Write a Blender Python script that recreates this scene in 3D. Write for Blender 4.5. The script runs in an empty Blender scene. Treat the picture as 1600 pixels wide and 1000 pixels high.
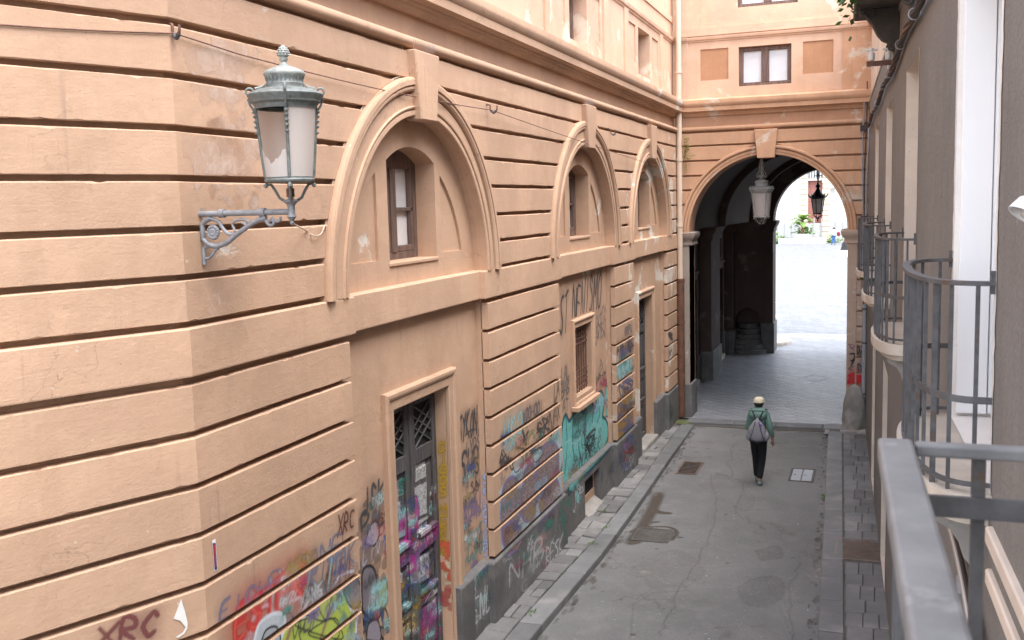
import bpy, math, random
import numpy as np
from mathutils import Vector, Matrix
from mathutils.geometry import tessellate_polygon
random.seed(7); RNG = np.random.default_rng(7)
S = bpy.context.scene
COL = S.collection
PI = math.pi
# ---------------------------------------------------------------- camera
CAM = np.array([0.0, 0.0, 5.5])
F_PX, PITCH, ROLL, YAW = 1560.886, 0.113978, -0.0272534, 0.3480589
_fw = np.array([-math.sin(YAW)*math.cos(PITCH), math.cos(YAW)*math.cos(PITCH), -math.sin(PITCH)])
_r = np.array([math.cos(YAW), math.sin(YAW), 0.0]); _u = np.cross(_r, _fw)
_r2 = math.cos(ROLL)*_r + math.sin(ROLL)*_u; _u2 = -math.sin(ROLL)*_r + math.cos(ROLL)*_u
cd = bpy.data.cameras.new('camera'); co = bpy.data.objects.new('camera', cd); COL.objects.link(co)
cd.sensor_width = 36.0; cd.lens = F_PX*36.0/1600.0; cd.clip_start = 0.05; cd.clip_end = 3000
cd.dof.use_dof = True; cd.dof.focus_distance = 15.0; cd.dof.aperture_fstop = 9.0
co.matrix_world = Matrix(((_r2[0], _u2[0], -_fw[0], CAM[0]), (_r2[1], _u2[1], -_fw[1], CAM[1]), (_r2[2], _u2[2], -_fw[2], CAM[2]), (0, 0, 0, 1)))
S.camera = co
# ---------------------------------------------------------------- sky, sun, exposure
SUN_EL, SUN_AZ = math.radians(66), math.radians(118)      # azimuth measured clockwise from +Y (down the alley)
SUN_STRENGTH, SKY_STRENGTH, EXPOSURE = 0.6, 0.15, 2.56
w = bpy.data.worlds.new('World'); S.world = w; w.use_nodes = True
nt = w.node_tree; nt.nodes.clear()
wo = nt.nodes.new('ShaderNodeOutputWorld'); bg = nt.nodes.new('ShaderNodeBackground'); sk = nt.nodes.new('ShaderNodeTexSky')
hs = nt.nodes.new('ShaderNodeHueSaturation')
sk.sky_type = 'NISHITA'; sk.sun_disc = False; sk.sun_elevation = SUN_EL; sk.sun_rotation = SUN_AZ
sk.air_density = 1.0; sk.dust_density = 1.5; sk.ozone_density = 1.0
hs.inputs['Saturation'].default_value = 0.45                # bright thin overcast: an almost white sky
nt.links.new(sk.outputs[0], hs.inputs['Color']); nt.links.new(hs.outputs[0], bg.inputs[0]); bg.inputs[1].default_value = SKY_STRENGTH
nt.links.new(bg.outputs[0], wo.inputs[0])
sd = bpy.data.lights.new('sun', 'SUN'); so = bpy.data.objects.new('sun', sd); COL.objects.link(so)
sd.energy = SUN_STRENGTH; sd.angle = math.radians(45); sd.color = (1.0, 0.97, 0.93)
sdir = Vector((math.sin(SUN_AZ)*math.cos(SUN_EL), math.cos(SUN_AZ)*math.cos(SUN_EL), math.sin(SUN_EL)))
so.rotation_euler = sdir.to_track_quat('Z', 'Y').to_euler(); so.location = (8, -12, 30)
S.view_settings.view_transform = 'Standard'; S.view_settings.look = 'None'
S.view_settings.exposure = EXPOSURE; S.view_settings.gamma = 1.0; S.view_settings.use_curve_mapping = False

# ---------------------------------------------------------------- rays from the photograph to known planes
def ray(x, y):
    return _r2*((x-800)/F_PX) - _u2*((y-500)/F_PX) + _fw
def onx(x, y, X): d = ray(x, y); return CAM + d*((X-CAM[0])/d[0])
def ony(x, y, Y): d = ray(x, y); return CAM + d*((Y-CAM[1])/d[1])
def onz(x, y, Z): d = ray(x, y); return CAM + d*((Z-CAM[2])/d[2])
RA, RB = 0.65, -0.031                                       # right-hand house front: x = RA + RB*y
def onr(x, y, off=0.0): d = ray(x, y); return CAM + d*((RA-off)/(d[0]-RB*d[1]))

# ---------------------------------------------------------------- materials
def new_mat(name):
    m = bpy.data.materials.new(name); m.use_nodes = True; m.node_tree.nodes.clear(); return m, m.node_tree
class N:
    """short-hand node builder"""
    def __init__(s, t): s.t = t
    def n(s, kind, **k):
        o = s.t.nodes.new('ShaderNode'+kind)
        for a, b in k.items():
            if a in o.inputs.keys() if isinstance(a, str) else False: pass
            setattr(o, a, b)
        return o
    def l(s, a, b): s.t.links.new(a, b)
    def val(s, sock, v):
        if hasattr(v, 'is_linked') or hasattr(v, 'links'): s.l(v, sock)
        else: sock.default_value = v
    def noise(s, vec, scale, detail=4, rough=0.55, dist=0.0):
        o = s.n('TexNoise'); s.l(vec, o.inputs['Vector']); o.inputs['Scale'].default_value = scale
        o.inputs['Detail'].default_value = detail; o.inputs['Roughness'].default_value = rough; o.inputs['Distortion'].default_value = dist
        return o.outputs['Fac']
    def ramp(s, fac, a, b, va=0.0, vb=1.0):
        o = s.n('MapRange'); o.interpolation_type = 'SMOOTHSTEP'; s.l(fac, o.inputs['Value'])
        for i, v in zip(('From Min', 'From Max', 'To Min', 'To Max'), (a, b, va, vb)): s.val(o.inputs[i], v)
        return o.outputs[0]
    def mix(s, fac, a, b, blend='MIX'):
        o = s.n('Mix', data_type='RGBA', blend_type=blend)
        s.val(o.inputs[0], fac); s.val(o.inputs[6], a); s.val(o.inputs[7], b); return o.outputs[2]
    def math(s, op, a, b=0.0):
        o = s.n('Math', operation=op); s.val(o.inputs[0], a); s.val(o.inputs[1], b); return o.outputs[0]
    def scalev(s, vec, v):
        o = s.n('Mapping'); s.l(vec, o.inputs[0]); o.inputs['Scale'].default_value = v; return o.outputs[0]
    def pos(s):
        return s.n('NewGeometry').outputs['Position']
    def sep(s, vec):
        o = s.n('SeparateXYZ'); s.l(vec, o.inputs[0]); return o.outputs
    def bump(s, h, strength=0.3, dist=0.01, normal=None):
        o = s.n('Bump'); s.l(h, o.inputs['Height']); o.inputs['Strength'].default_value = strength; o.inputs['Distance'].default_value = dist
        if normal is not None: s.l(normal, o.inputs['Normal'])
        return o.outputs[0]
    def out(s, color, rough=0.8, normal=None, metallic=0.0, spec=0.5):
        p = s.n('BsdfPrincipled'); s.val(p.inputs['Base Color'], color); s.val(p.inputs['Roughness'], rough)
        p.inputs['Metallic'].default_value = metallic; p.inputs['Specular IOR Level'].default_value = spec
        if normal is not None: s.l(normal, p.inputs['Normal'])
        o = s.n('OutputMaterial'); s.l(p.outputs[0], o.inputs[0]); return p
def C4(c): return (c[0], c[1], c[2], 1.0)
def mul(c, k): return (c[0]*k, c[1]*k, c[2]*k)

def plaster(name, base, under=(0.62, 0.55, 0.47), dark=0.72, peel=0.0, ypeel=None, streak=0.42, bump=0.42, grain=0.0):
    """painted lime plaster: cloudy tone, rain streaks, hairline relief, flaked places showing the render"""
    m, t = new_mat(name); b = N(t); p = b.pos()
    big = b.ramp(b.noise(p, 0.55, 5, 0.6), 0.35, 0.68)
    mid = b.ramp(b.noise(p, 2.6, 6, 0.62, 0.4), 0.33, 0.7)
    col = b.mix(big, C4(mul(base, 0.88)), C4(mul(base, 1.10)))
    col = b.mix(b.math('MULTIPLY', mid, 0.6), col, C4((base[0]*1.08, base[1]*1.10, base[2]*1.14)))
    # joint-to-joint tone of separate days' work
    st = b.noise(b.scalev(p, (5.5, 5.5, 0.35)), 1.0, 5, 0.6)
    col = b.mix(b.math('MULTIPLY', b.ramp(st, 0.50, 0.76), streak*0.55), col, C4(mul(base, dark)))
    st2 = b.noise(b.scalev(p, (2.2, 2.2, 0.8)), 1.0, 7, 0.7, 0.6)
    col = b.mix(b.math('MULTIPLY', b.ramp(st2, 0.55, 0.72), streak*0.9), col, C4((base[0]*0.80, base[1]*0.83, base[2]*0.92)))
    # day-work patches with soft straight joints, pits
    pt = b.ramp(b.noise(b.scalev(p, (0.9, 0.9, 1.6)), 1.0, 2, 0.4), 0.49, 0.515); col = b.mix(b.math('MULTIPLY', pt, 0.35), col, C4((base[0]*0.90, base[1]*0.90, base[2]*0.93)))
    bl = b.ramp(b.noise(p, 5.5, 8, 0.72), 0.56, 0.70); col = b.mix(b.math('MULTIPLY', bl, 0.30), col, C4((base[0]*1.10, base[1]*1.15, base[2]*1.22)))
    pit = b.ramp(b.noise(p, 34, 2, 0.5), 0.735, 0.76); col = b.mix(b.math('MULTIPLY', pit, 0.6), col, C4(mul(base, 0.5)))
    fine = b.noise(p, 55, 4, 0.7)
    if grain: col = b.mix(b.math('MULTIPLY', b.ramp(fine, 0.35, 0.7), grain), col, C4(mul(base, 0.6)))
    h = b.math('ADD', b.math('MULTIPLY', fine, 0.5), b.noise(p, 9, 5, 0.6))
    hair = b.noise(b.scalev(p, (3, 3, 22)), 1.0, 4, 0.6, 1.0)
    h = b.math('ADD', h, b.math('MULTIPLY', hair, 0.35))
    if peel > 0:
        n = b.noise(p, 0.9, 9, 0.62, 0.3)
        if ypeel:
            s = b.sep(p)[1]; k = b.ramp(s, ypeel[0], ypeel[1], -0.12, 0.0)
            n = b.math('ADD', n, k)
        msk = b.ramp(n, 0.605-peel*0.06, 0.655-peel*0.06)
        n2 = b.noise(p, 7, 6, 0.7)
        col = b.mix(msk, col, b.mix(n2, C4(mul(under, 0.72)), C4(mul(under, 1.2))))
        h = b.math('SUBTRACT', h, b.math('MULTIPLY', msk, 0.8))
    r_ = b.n('ObjectInfo').outputs['Random']; col = b.mix(1.0, col, b.mix(r_, (.94, .94, .94, 1), (1.05, 1.05, 1.05, 1)), 'MULTIPLY')
    # hairline cracks, dirty runs under the ledges' drip points, salt bloom
    ck = b.math('ABSOLUTE', b.math('SUBTRACT', b.noise(p, 1.7, 9, 0.55, 0.3), 0.5)); ckm = b.math('MULTIPLY', b.ramp(ck, 0.0, 0.006, 1.0, 0.0), b.ramp(b.noise(p, 0.7, 3), 0.56, 0.66))
    col = b.mix(b.math('MULTIPLY', ckm, 0.55), col, C4(mul(base, 0.45)))
    run = b.math('MULTIPLY', b.ramp(b.noise(b.scalev(p, (11, 11, 0.5)), 1.0, 4, 0.6), 0.60, 0.72), b.ramp(b.noise(p, 0.9, 4, 0.6), 0.50, 0.66))
    col = b.mix(b.math('MULTIPLY', run, 0.55), col, C4((base[0]*0.62, base[1]*0.64, base[2]*0.70)))
    salt = b.math('MULTIPLY', b.ramp(b.noise(b.scalev(p, (2.5, 2.5, 1.2)), 1.0, 8, 0.7, 0.7), 0.56, 0.70), b.ramp(b.noise(p, 0.45, 3), 0.50, 0.64))
    col = b.mix(b.math('MULTIPLY', salt, 0.55), col, C4((base[0]*1.18, base[1]*1.28, base[2]*1.42)))
    # small pale scuffs and chips
    sc = b.ramp(b.noise(p, 17, 3, 0.5), 0.735, 0.76)
    col = b.mix(b.math('MULTIPLY', sc, 0.55), col, C4(under))
    b.out(col, 0.9, b.bump(h, bump, 0.012), spec=0.25)
    return m

def stone(name, base, var=0.3, scale=6.0, rough=0.7, bump=0.4, obj_random=0.0, speck=0.0, tint=None, spec=0.4):
    m, t = new_mat(name); b = N(t); p = b.pos()
    n1 = b.ramp(b.noise(p, scale*0.18, 6, 0.62), 0.3, 0.7); n2 = b.noise(p, scale, 7, 0.65); n3 = b.noise(p, scale*14, 3, 0.7)
    col = b.mix(n1, C4(mul(base, 1-var)), C4(mul(base, 1+var)))
    if tint: col = b.mix(b.ramp(b.noise(p, scale*0.35, 5, 0.6, 0.5), 0.5, 0.72, 0, 0.75), col, C4(tint))
    col = b.mix(b.math('MULTIPLY', b.ramp(n2, 0.3, 0.7), 0.5), col, C4(mul(base, 1-var*0.9)))
    if speck: col = b.mix(b.ramp(n3, 0.60, 0.72, 0, speck), col, C4(mul(base, 1.9)))
    if obj_random:
        r = b.n('ObjectInfo').outputs['Random']
        col = b.mix(1.0, col, b.mix(r, C4((1-obj_random,)*3), C4((1+obj_random,)*3)), 'MULTIPLY')
    h = b.math('ADD', b.math('MULTIPLY', n2, 1.0), b.math('MULTIPLY', n3, 0.35))
    b.out(col, b.ramp(n2, 0.2, 0.8, rough-0.08, rough+0.1), b.bump(h, bump, 0.012), spec=spec)
    return m

def metal(name, base, rough=0.5, var=0.25, rust=None, rust_amt=0.0, metallic=0.35, scale=14):
    m, t = new_mat(name); b = N(t); p = b.pos()
    n = b.noise(p, scale, 6, 0.65); f = b.noise(p, scale*9, 3, 0.6)
    col = b.mix(b.ramp(n, 0.3, 0.72), C4(mul(base, 1-var)), C4(mul(base, 1+var)))
    if rust: col = b.mix(b.ramp(b.noise(p, scale*0.6, 7, 0.7), 0.62-rust_amt*0.2, 0.70-rust_amt*0.2), col, C4(rust))
    b.out(col, b.ramp(n, 0.2, 0.8, rough-0.1, rough+0.15), b.bump(b.math('ADD', n, b.math('MULTIPLY', f, 0.3)), 0.25, 0.004), metallic)
    return m

def wood(name, base, axis='z', worn=(0.35, 0.3, 0.26), wear=0.2, rough=0.7):
    m, t = new_mat(name); b = N(t); p = b.pos()
    sc = {'z': (30, 30, 2.5), 'y': (30, 2.5, 30), 'x': (2.5, 30, 30)}[axis]
    g = b.noise(b.scalev(p, sc), 1.0, 6, 0.6, 0.5)
    col = b.mix(b.ramp(g, 0.3, 0.7), C4(mul(base, 0.65)), C4(mul(base, 1.3)))
    col = b.mix(b.ramp(b.noise(p, 5, 7, 0.7), 0.60, 0.72, 0, wear), col, C4(worn))
    b.out(col, rough, b.bump(g, 0.35, 0.004), spec=0.3)
    return m

def plain(name, base, rough=0.6, var=0.12, scale=20, bump=0.1, metallic=0.0, spec=0.4):
    m, t = new_mat(name); b = N(t); p = b.pos(); n = b.noise(p, scale, 5, 0.6)
    b.out(b.mix(n, C4(mul(base, 1-var)), C4(mul(base, 1+var))), rough, b.bump(n, bump, 0.005), metallic, spec); return m

def milky(name, base=(0.80, 0.73, 0.68)):
    m, t = new_mat(name); b = N(t); p = b.pos(); n = b.noise(b.scalev(p, (9, 9, 3)), 1.0, 5, 0.6)
    c = b.mix(n, C4(mul(base, 0.86)), C4(base))
    d = b.n('BsdfPrincipled'); b.l(c, d.inputs['Base Color']); d.inputs['Roughness'].default_value = 0.35
    tr = b.n('BsdfTranslucent'); b.l(c, tr.inputs[0]); mx = b.n('MixShader'); mx.inputs[0].default_value = 0.45
    b.l(d.outputs[0], mx.inputs[1]); b.l(tr.outputs[0], mx.inputs[2]); o = b.n('OutputMaterial'); b.l(mx.outputs[0], o.inputs[0]); return m

def glass_dull(name, base):
    m, t = new_mat(name); b = N(t); p = b.pos(); n = b.noise(b.scalev(p, (3, 3, 6)), 1.0, 6, 0.6)
    b.out(b.mix(n, C4(mul(base, 0.8)), C4(mul(base, 1.1))), 0.22, None, 0.0, 0.5); return m

def leafmat(name, a, c):
    m, t = new_mat(name); b = N(t); n = b.noise(b.pos(), 9, 3)
    col = b.mix(b.ramp(n, 0.35, 0.65), C4(a), C4(c))
    d = b.n('BsdfPrincipled'); b.l(col, d.inputs['Base Color']); d.inputs['Roughness'].default_value = 0.55
    tr = b.n('BsdfTranslucent'); b.l(col, tr.inputs[0]); mx = b.n('MixShader'); mx.inputs[0].default_value = 0.35
    b.l(d.outputs[0], mx.inputs[1]); b.l(tr.outputs[0], mx.inputs[2]); o = b.n('OutputMaterial'); b.l(mx.outputs[0], o.inputs[0]); return m

def paintmat(name='spray_paint'):
    m, t = new_mat(name); b = N(t)
    a = b.n('Attribute'); a.attribute_name = 'paint'
    n = b.noise(b.pos(), 70, 4, 0.7)
    al = b.math('MULTIPLY', a.outputs['Alpha'], b.ramp(n, 0.28, 0.45, 0.55, 1.0))
    d = b.n('BsdfPrincipled'); b.l(a.outputs['Color'], d.inputs['Base Color']); d.inputs['Roughness'].default_value = 0.6
    d.inputs['Specular IOR Level'].default_value = 0.3
    tr = b.n('BsdfTransparent'); mx = b.n('MixShader'); b.l(al, mx.inputs[0]); b.l(tr.outputs[0], mx.inputs[1]); b.l(d.outputs[0], mx.inputs[2])
    o = b.n('OutputMaterial'); b.l(mx.outputs[0], o.inputs[0]); return m

TAN = (0.51, 0.33, 0.218); ORANGE = (0.54, 0.315, 0.19)
M = {}
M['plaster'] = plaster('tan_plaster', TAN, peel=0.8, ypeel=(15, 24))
M['plaster_bay'] = plaster('bay_plaster', (0.485, 0.313, 0.206), peel=0.95, ypeel=(13, 20))
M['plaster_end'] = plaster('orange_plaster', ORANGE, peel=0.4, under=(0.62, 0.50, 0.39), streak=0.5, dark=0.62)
M['plaster_up'] = plaster('upper_plaster_glare', (0.61, 0.40, 0.275), peel=0.7, under=(0.72, 0.57, 0.44), streak=0.6)  # orange base lightened and peel raised to mimic glare on the upper walls
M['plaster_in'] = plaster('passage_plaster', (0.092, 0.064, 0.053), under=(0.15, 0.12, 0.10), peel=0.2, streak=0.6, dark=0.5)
M['plinth'] = stone('dark_plinth_stone', (0.135, 0.13, 0.125), 0.35, 5, 0.75, 0.5, 0.0, 0.5, tint=(0.20, 0.18, 0.165))
M['grey_stucco'] = plaster('grey_brown_stucco', (0.235, 0.219, 0.200), under=(0.42, 0.38, 0.34), streak=0.75, dark=0.62, bump=0.7, grain=0.55)
M['cream'] = plaster('cream_plaster', (0.66, 0.56, 0.46), under=(0.40, 0.34, 0.29), streak=0.35, dark=0.75, peel=0.1)
M['cream_white'] = plaster('whitewashed_reveal', (0.82, 0.78, 0.72), under=(0.6, 0.5, 0.42), streak=0.2, dark=0.85)
M['cream_stone'] = stone('cream_stone', (0.58, 0.51, 0.43), 0.28, 5, 0.7, 0.3, tint=(0.40, 0.33, 0.26))
M['asphalt'] = None
M['kerb'] = stone('basalt_kerb', (0.165, 0.163, 0.162), 0.25, 3.5, 0.62, 0.45, 0.22, 0.3, tint=(0.25, 0.235, 0.22))
M['sett'] = stone('basalt_sett', (0.175, 0.168, 0.162), 0.28, 4, 0.68, 0.6, 0.3, 0.35, tint=(0.31, 0.285, 0.26))
M['mortar'] = stone('joint_dirt', (0.115, 0.105, 0.093), 0.3, 9, 0.95, 0.6, 0, 0, tint=(0.15, 0.14, 0.12))
M['rail'] = metal('grey_iron_paint', (0.092, 0.090, 0.092), 0.6, 0.35, rust=(0.10, 0.065, 0.045), rust_amt=0.22, metallic=0.1, scale=11)
M['rail_top'] = metal('worn_grey_handrail', (0.175, 0.173, 0.172), 0.55, 0.25, rust=(0.235, 0.23, 0.225), rust_amt=0.3, metallic=0.05, scale=9)
M['lampgrey'] = metal('lamp_grey_green_paint', (0.155, 0.17, 0.16), 0.55, 0.3, rust=(0.10, 0.085, 0.07), rust_amt=0.15, metallic=0.15, scale=22)
M['lampblue'] = metal('lamp_cap_blue_grey', (0.27, 0.285, 0.262), 0.5, 0.22, rust=(0.16, 0.17, 0.16), rust_amt=0.1, metallic=0.1, scale=18)
M['lamp_pale'] = metal('pale_lamp_grey', (0.33, 0.335, 0.32), 0.55, 0.2, metallic=0.05, scale=14)
M['bracket'] = metal('bracket_silver_grey', (0.24, 0.24, 0.25), 0.5, 0.2, metallic=0.2, scale=20)
M['black'] = metal('black_iron', (0.018, 0.017, 0.017), 0.45, 0.3, metallic=0.2)
M['milky'] = milky('milky_glass')
M['pane'] = glass_dull('pale_pane', (0.74, 0.72, 0.70))  # near-white base colour over the whole pane
M['pane_up'] = glass_dull('pale_upper_pane', (0.66, 0.66, 0.68))  # pale grey base colour over the whole pane
M['wood_win'] = wood('brown_window_wood', (0.15, 0.098, 0.078), worn=(0.30, 0.23, 0.17), wear=0.5)
M['wood_door'] = wood('old_door_wood', (0.085, 0.078, 0.078), worn=(0.28, 0.26, 0.25), wear=0.7)
M['dark'] = plain('interior_shade', (0.012, 0.010, 0.009), 0.9)  # near-black colour standing in for shade inside openings
M['sillw'] = stone('pale_sill', (0.50, 0.43, 0.36), 0.2, 8, 0.8, 0.3)
M['pipe_cream'] = plain('cream_pipe', (0.60, 0.47, 0.36), 0.6, 0.15, 6)
M['pipe_rust'] = metal('rusty_pipe', (0.15, 0.07, 0.042), 0.6, 0.25, rust=(0.11, 0.05, 0.03), rust_amt=0.4, metallic=0.1, scale=6)
M['cable'] = plain('black_cable', (0.04, 0.035, 0.033), 0.6)
M['cable_grey'] = plain('grey_cable', (0.30, 0.31, 0.33), 0.6)
M['cable_white'] = plain('white_cable', (0.62, 0.55, 0.48), 0.6)
M['rust'] = metal('rusty_iron', (0.17, 0.085, 0.06), 0.7, 0.3, rust=(0.10, 0.06, 0.045), rust_amt=0.4, metallic=0.1)
M['white'] = plain('white_paint', (0.80, 0.80, 0.79), 0.5, 0.05, 3, 0.05)
M['white_shutter'] = plain('white_shutter', (0.92, 0.92, 0.92), 0.45, 0.03, 3, 0.02)
M['porcelain'] = plain('white_porcelain', (0.78, 0.78, 0.76), 0.2, 0.05)
M['paint'] = paintmat()
M['paper'] = plain('torn_paper', (0.75, 0.74, 0.70), 0.8, 0.1)
M['concrete'] = stone('rough_concrete', (0.34, 0.315, 0.285), 0.35, 5, 0.9, 0.9, 0, 0.2, tint=(0.14, 0.12, 0.10))
M['panel_orange'] = plaster('sunk_panel_orange', (0.44, 0.235, 0.13), streak=0.5)
M['pier_stone'] = plaster('stained_pier', (0.36, 0.29, 0.235), streak=0.9, dark=0.5, peel=0.3)
M['pier_tan'] = plaster('pale_pier_plaster', (0.50, 0.37, 0.285), streak=0.8, dark=0.6, peel=0.5)
M['vault'] = plaster('dark_vault', (0.10, 0.072, 0.06), streak=0.5, under=(0.14, 0.11, 0.09))  # dark brown base colour for the whole vault
M['dark_stone'] = stone('dark_balcony_stone', (0.10, 0.09, 0.082), 0.4, 7, 0.85, 0.6, tint=(0.05, 0.05, 0.04))  # dark grey-brown base with darker mottling
M['cable_tan'] = plain('tan_cable', (0.50, 0.38, 0.29), 0.6)
M['weed'] = leafmat('weed_green', (0.07, 0.16, 0.025), (0.16, 0.28, 0.05))
M['ivy'] = leafmat('trailing_green', (0.03, 0.075, 0.02), (0.08, 0.15, 0.04))
M['palm'] = leafmat('palm_green', (0.10, 0.20, 0.04), (0.22, 0.34, 0.08))
M['moss'] = stone('mossy_dirt', (0.10, 0.11, 0.045), 0.4, 12, 0.95, 0.8)

# ---------------------------------------------------------------- object helpers
def tag(o, label=None, cat=None, group=None, kind=None):
    for k, v in (('label', label), ('category', cat), ('group', group), ('kind', kind)):
        if v: o[k] = v
    return o
def thing(name, label, cat, loc=(0, 0, 0), group=None, kind=None):
    o = bpy.data.objects.new(name, None); COL.objects.link(o); o.location = loc; o.empty_display_size = 0.1
    return tag(o, label, cat, group, kind)
def rootloc(o):
    l = Vector((0, 0, 0))
    while o is not None: l = l + o.location; o = o.parent
    return l
class MB:
    """collects geometry in world coordinates, links it as ONE mesh object"""
    def __init__(s): s.v = []; s.f = []
    def add(s, vs, fs):
        o = len(s.v); s.v += [tuple(map(float, p)) for p in vs]; s.f += [tuple(i+o for i in f) for f in fs]; return s
    def box(s, x0, x1, y0, y1, z0, z1, fn=None):
        vs = [(x, y, z) for z in (z0, z1) for y in (y0, y1) for x in (x0, x1)]
        if fn: vs = [fn(*p) for p in vs]
        return s.add(vs, [(0, 2, 3, 1), (4, 5, 7, 6), (0, 1, 5, 4), (2, 6, 7, 3), (0, 4, 6, 2), (1, 3, 7, 5)])
    def tube(s, pts, r, n=8, closed=False, caps=True):
        pts = [Vector(p) for p in pts]; m = len(pts)
        if m < 2: return s
        rs = r if isinstance(r, (list, tuple)) else [r]*m
        vs = []; prev = None
        for i, p in enumerate(pts):
            if closed: d = pts[(i+1) % m]-pts[i-1]
            else: d = pts[min(i+1, m-1)]-pts[max(i-1, 0)]
            if d.length < 1e-9: d = Vector((0, 0, 1))
            d.normalize()
            if prev is None:
                a = Vector((0, 0, 1)) if abs(d.z) < 0.9 else Vector((1, 0, 0)); u = d.cross(a).normalized()
            else:
                u = prev - d*prev.dot(d)
                u = u.normalized() if u.length > 1e-6 else d.orthogonal().normalized()
            prev = u; v = d.cross(u)
            for k in range(n):
                t = 2*PI*k/n; vs.append(p+(u*math.cos(t)+v*math.sin(t))*rs[i])
        fs = []
        for i in range(m if closed else m-1):
            j = (i+1) % m
            for k in range(n): fs.append((i*n+k, i*n+(k+1) % n, j*n+(k+1) % n, j*n+k))
        if caps and not closed: fs += [tuple(range(n))[::-1], tuple(range((m-1)*n, m*n))]
        return s.add(vs, fs)
    def lathe(s, prof, c, n=24, a0=0.0, a1=2*PI, caps=True):
        full = abs(a1-a0-2*PI) < 1e-6; m = n if full else n+1; vs = []
        for r, z in prof:
            for k in range(m):
                t = a0+(a1-a0)*k/n; vs.append((c[0]+r*math.cos(t), c[1]+r*math.sin(t), c[2]+z))
        fs = []
        for i in range(len(prof)-1):
            for k in range(n): fs.append((i*m+k, i*m+(k+1) % m, (i+1)*m+(k+1) % m, (i+1)*m+k))
        if caps and full: fs += [tuple(range(m))[::-1], tuple(range((len(prof)-1)*m, len(prof)*m))]
        return s.add(vs, fs)
    def prism(s, poly, fn, d0, d1):
        """polygon (u,v) extruded from d0 to d1 through fn(u,v,d)"""
        n = len(poly); vs = [fn(u, v, d0) for u, v in poly]+[fn(u, v, d1) for u, v in poly]
        tri = tessellate_polygon([[Vector((u, v, 0)) for u, v in poly]])
        fs = [tuple(t) for t in tri]+[tuple(i+n for i in t[::-1]) for t in tri]+[(i, (i+1) % n, (i+1) % n+n, i+n) for i in range(n)]
        return s.add(vs, fs)
    def plate(s, outer, holes, fn, d=0.0):
        """flat wall face with holes; holes = [(poly, depth, cap)] get reveals"""
        loops = [outer]+[h[0] for h in holes]
        flat = [p for l in loops for p in l]
        tri = tessellate_polygon([[Vector((u, v, 0)) for u, v in l] for l in loops])
        s.add([fn(u, v, d) for u, v in flat], [tuple(t) for t in tri])
        for poly, dep, cap in holes:
            n = len(poly)
            s.add([fn(u, v, d) for u, v in poly]+[fn(u, v, d+dep) for u, v in poly], [(i, (i+1) % n, (i+1) % n+n, i+n) for i in range(n)])
            if cap:
                t2 = tessellate_polygon([[Vector((u, v, 0)) for u, v in poly]])
                s.add([fn(u, v, d+dep) for u, v in poly], [tuple(t) for t in t2])
        return s
    def sweep(s, path, prof, closed_prof=True, caps=True, seg=0.0, jz=0.0, ends=None, rng=None):
        """profile (out, z) along a 2-D path; out = to the right of the walking direction; mitred corners"""
        P = [Vector(p) for p in path]; K0 = P[1].copy(); K1 = P[-2].copy(); L0 = (P[1]-P[0]).length; L1 = (P[-1]-P[-2]).length; A0_, A1_ = P[0].copy(), P[-1].copy()
        if seg > 0:
            Q = [P[0]]
            for a, b in zip(P[:-1], P[1:]):
                k = max(1, int(round((b-a).length/seg)))
                Q += [a.lerp(b, (i+1)/k) for i in range(k)]
            P = Q
        m = len(P); off = []
        for i in range(m):
            d0 = (P[i]-P[i-1]).normalized() if i > 0 else (P[1]-P[0]).normalized()
            d1 = (P[i+1]-P[i]).normalized() if i < m-1 else d0
            n0 = Vector((d0.y, -d0.x)); n1 = Vector((d1.y, -d1.x)); b = n0+n1
            b = b/max(1e-6, b.dot(n0)) if b.length > 1e-6 else n0
            off.append((b, d0, d1))
        k = len(prof); vs = []
        for i in range(m):
            for j, (o, z) in enumerate(prof):
                q = P[i]+off[i][0]*o
                if ends and ends[0]:
                    t_ = 1-(P[i]-A0_).length/L0
                    if t_ > 0: q = q+off[i][2]*(ends[0](z)*t_)
                if ends and ends[1]:
                    t_ = 1-(P[i]-A1_).length/L1
                    if t_ > 0: q = q-off[i][1]*(ends[1](z)*t_)
                zz = z
                if jz and o > 0.012: zz += .0022*math.sin(P[i].length*2.3+z*37)+.0014*math.sin(P[i].length*7.1+z*91+j)
                if jz and o > 0.012:
                    zz += rng.uniform(-jz, jz)
                    if (j in (1, 2, k-3, k-2)) and rng.random() < 0.05: zz += (1 if j < 3 else -1)*rng.uniform(.002, .012)*(2.0 if rng.random() < .12 else 1)
                vs.append((q.x, q.y, zz))
        fs = []
        for i in range(m-1):
            for j in range(k if closed_prof else k-1):
                a, c = j, (j+1) % k
                fs.append((i*k+a, (i+1)*k+a, (i+1)*k+c, i*k+c))
        if caps and closed_prof: fs += [tuple(range(k)), tuple(range((m-1)*k, m*k))[::-1]]
        return s.add(vs, fs)
    def build(s, name, mat, parent=None, smooth=None, bevel=0.0, bseg=1, **t):
        l = rootloc(parent)
        me = bpy.data.meshes.new(name); me.from_pydata([(p[0]-l.x, p[1]-l.y, p[2]-l.z) for p in s.v], [], s.f); me.update()
        if mat is not None: me.materials.append(M[mat] if isinstance(mat, str) else mat)
        import bmesh as _b
        bm = _b.new(); bm.from_mesh(me); _b.ops.recalc_face_normals(bm, faces=bm.faces); bm.to_mesh(me); bm.free()
        if smooth:
            me.shade_smooth() if hasattr(me, 'shade_smooth') else None
            me.set_sharp_from_angle(angle=math.radians(smooth))
        o = bpy.data.objects.new(name, me); COL.objects.link(o)
        if parent is not None: o.parent = parent
        if bevel > 0:
            md = o.modifiers.new('bevel', 'BEVEL'); md.width = bevel; md.segments = bseg; md.limit_method = 'ANGLE'; md.angle_limit = math.radians(40)
        return tag(o, **t) if t else o
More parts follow.
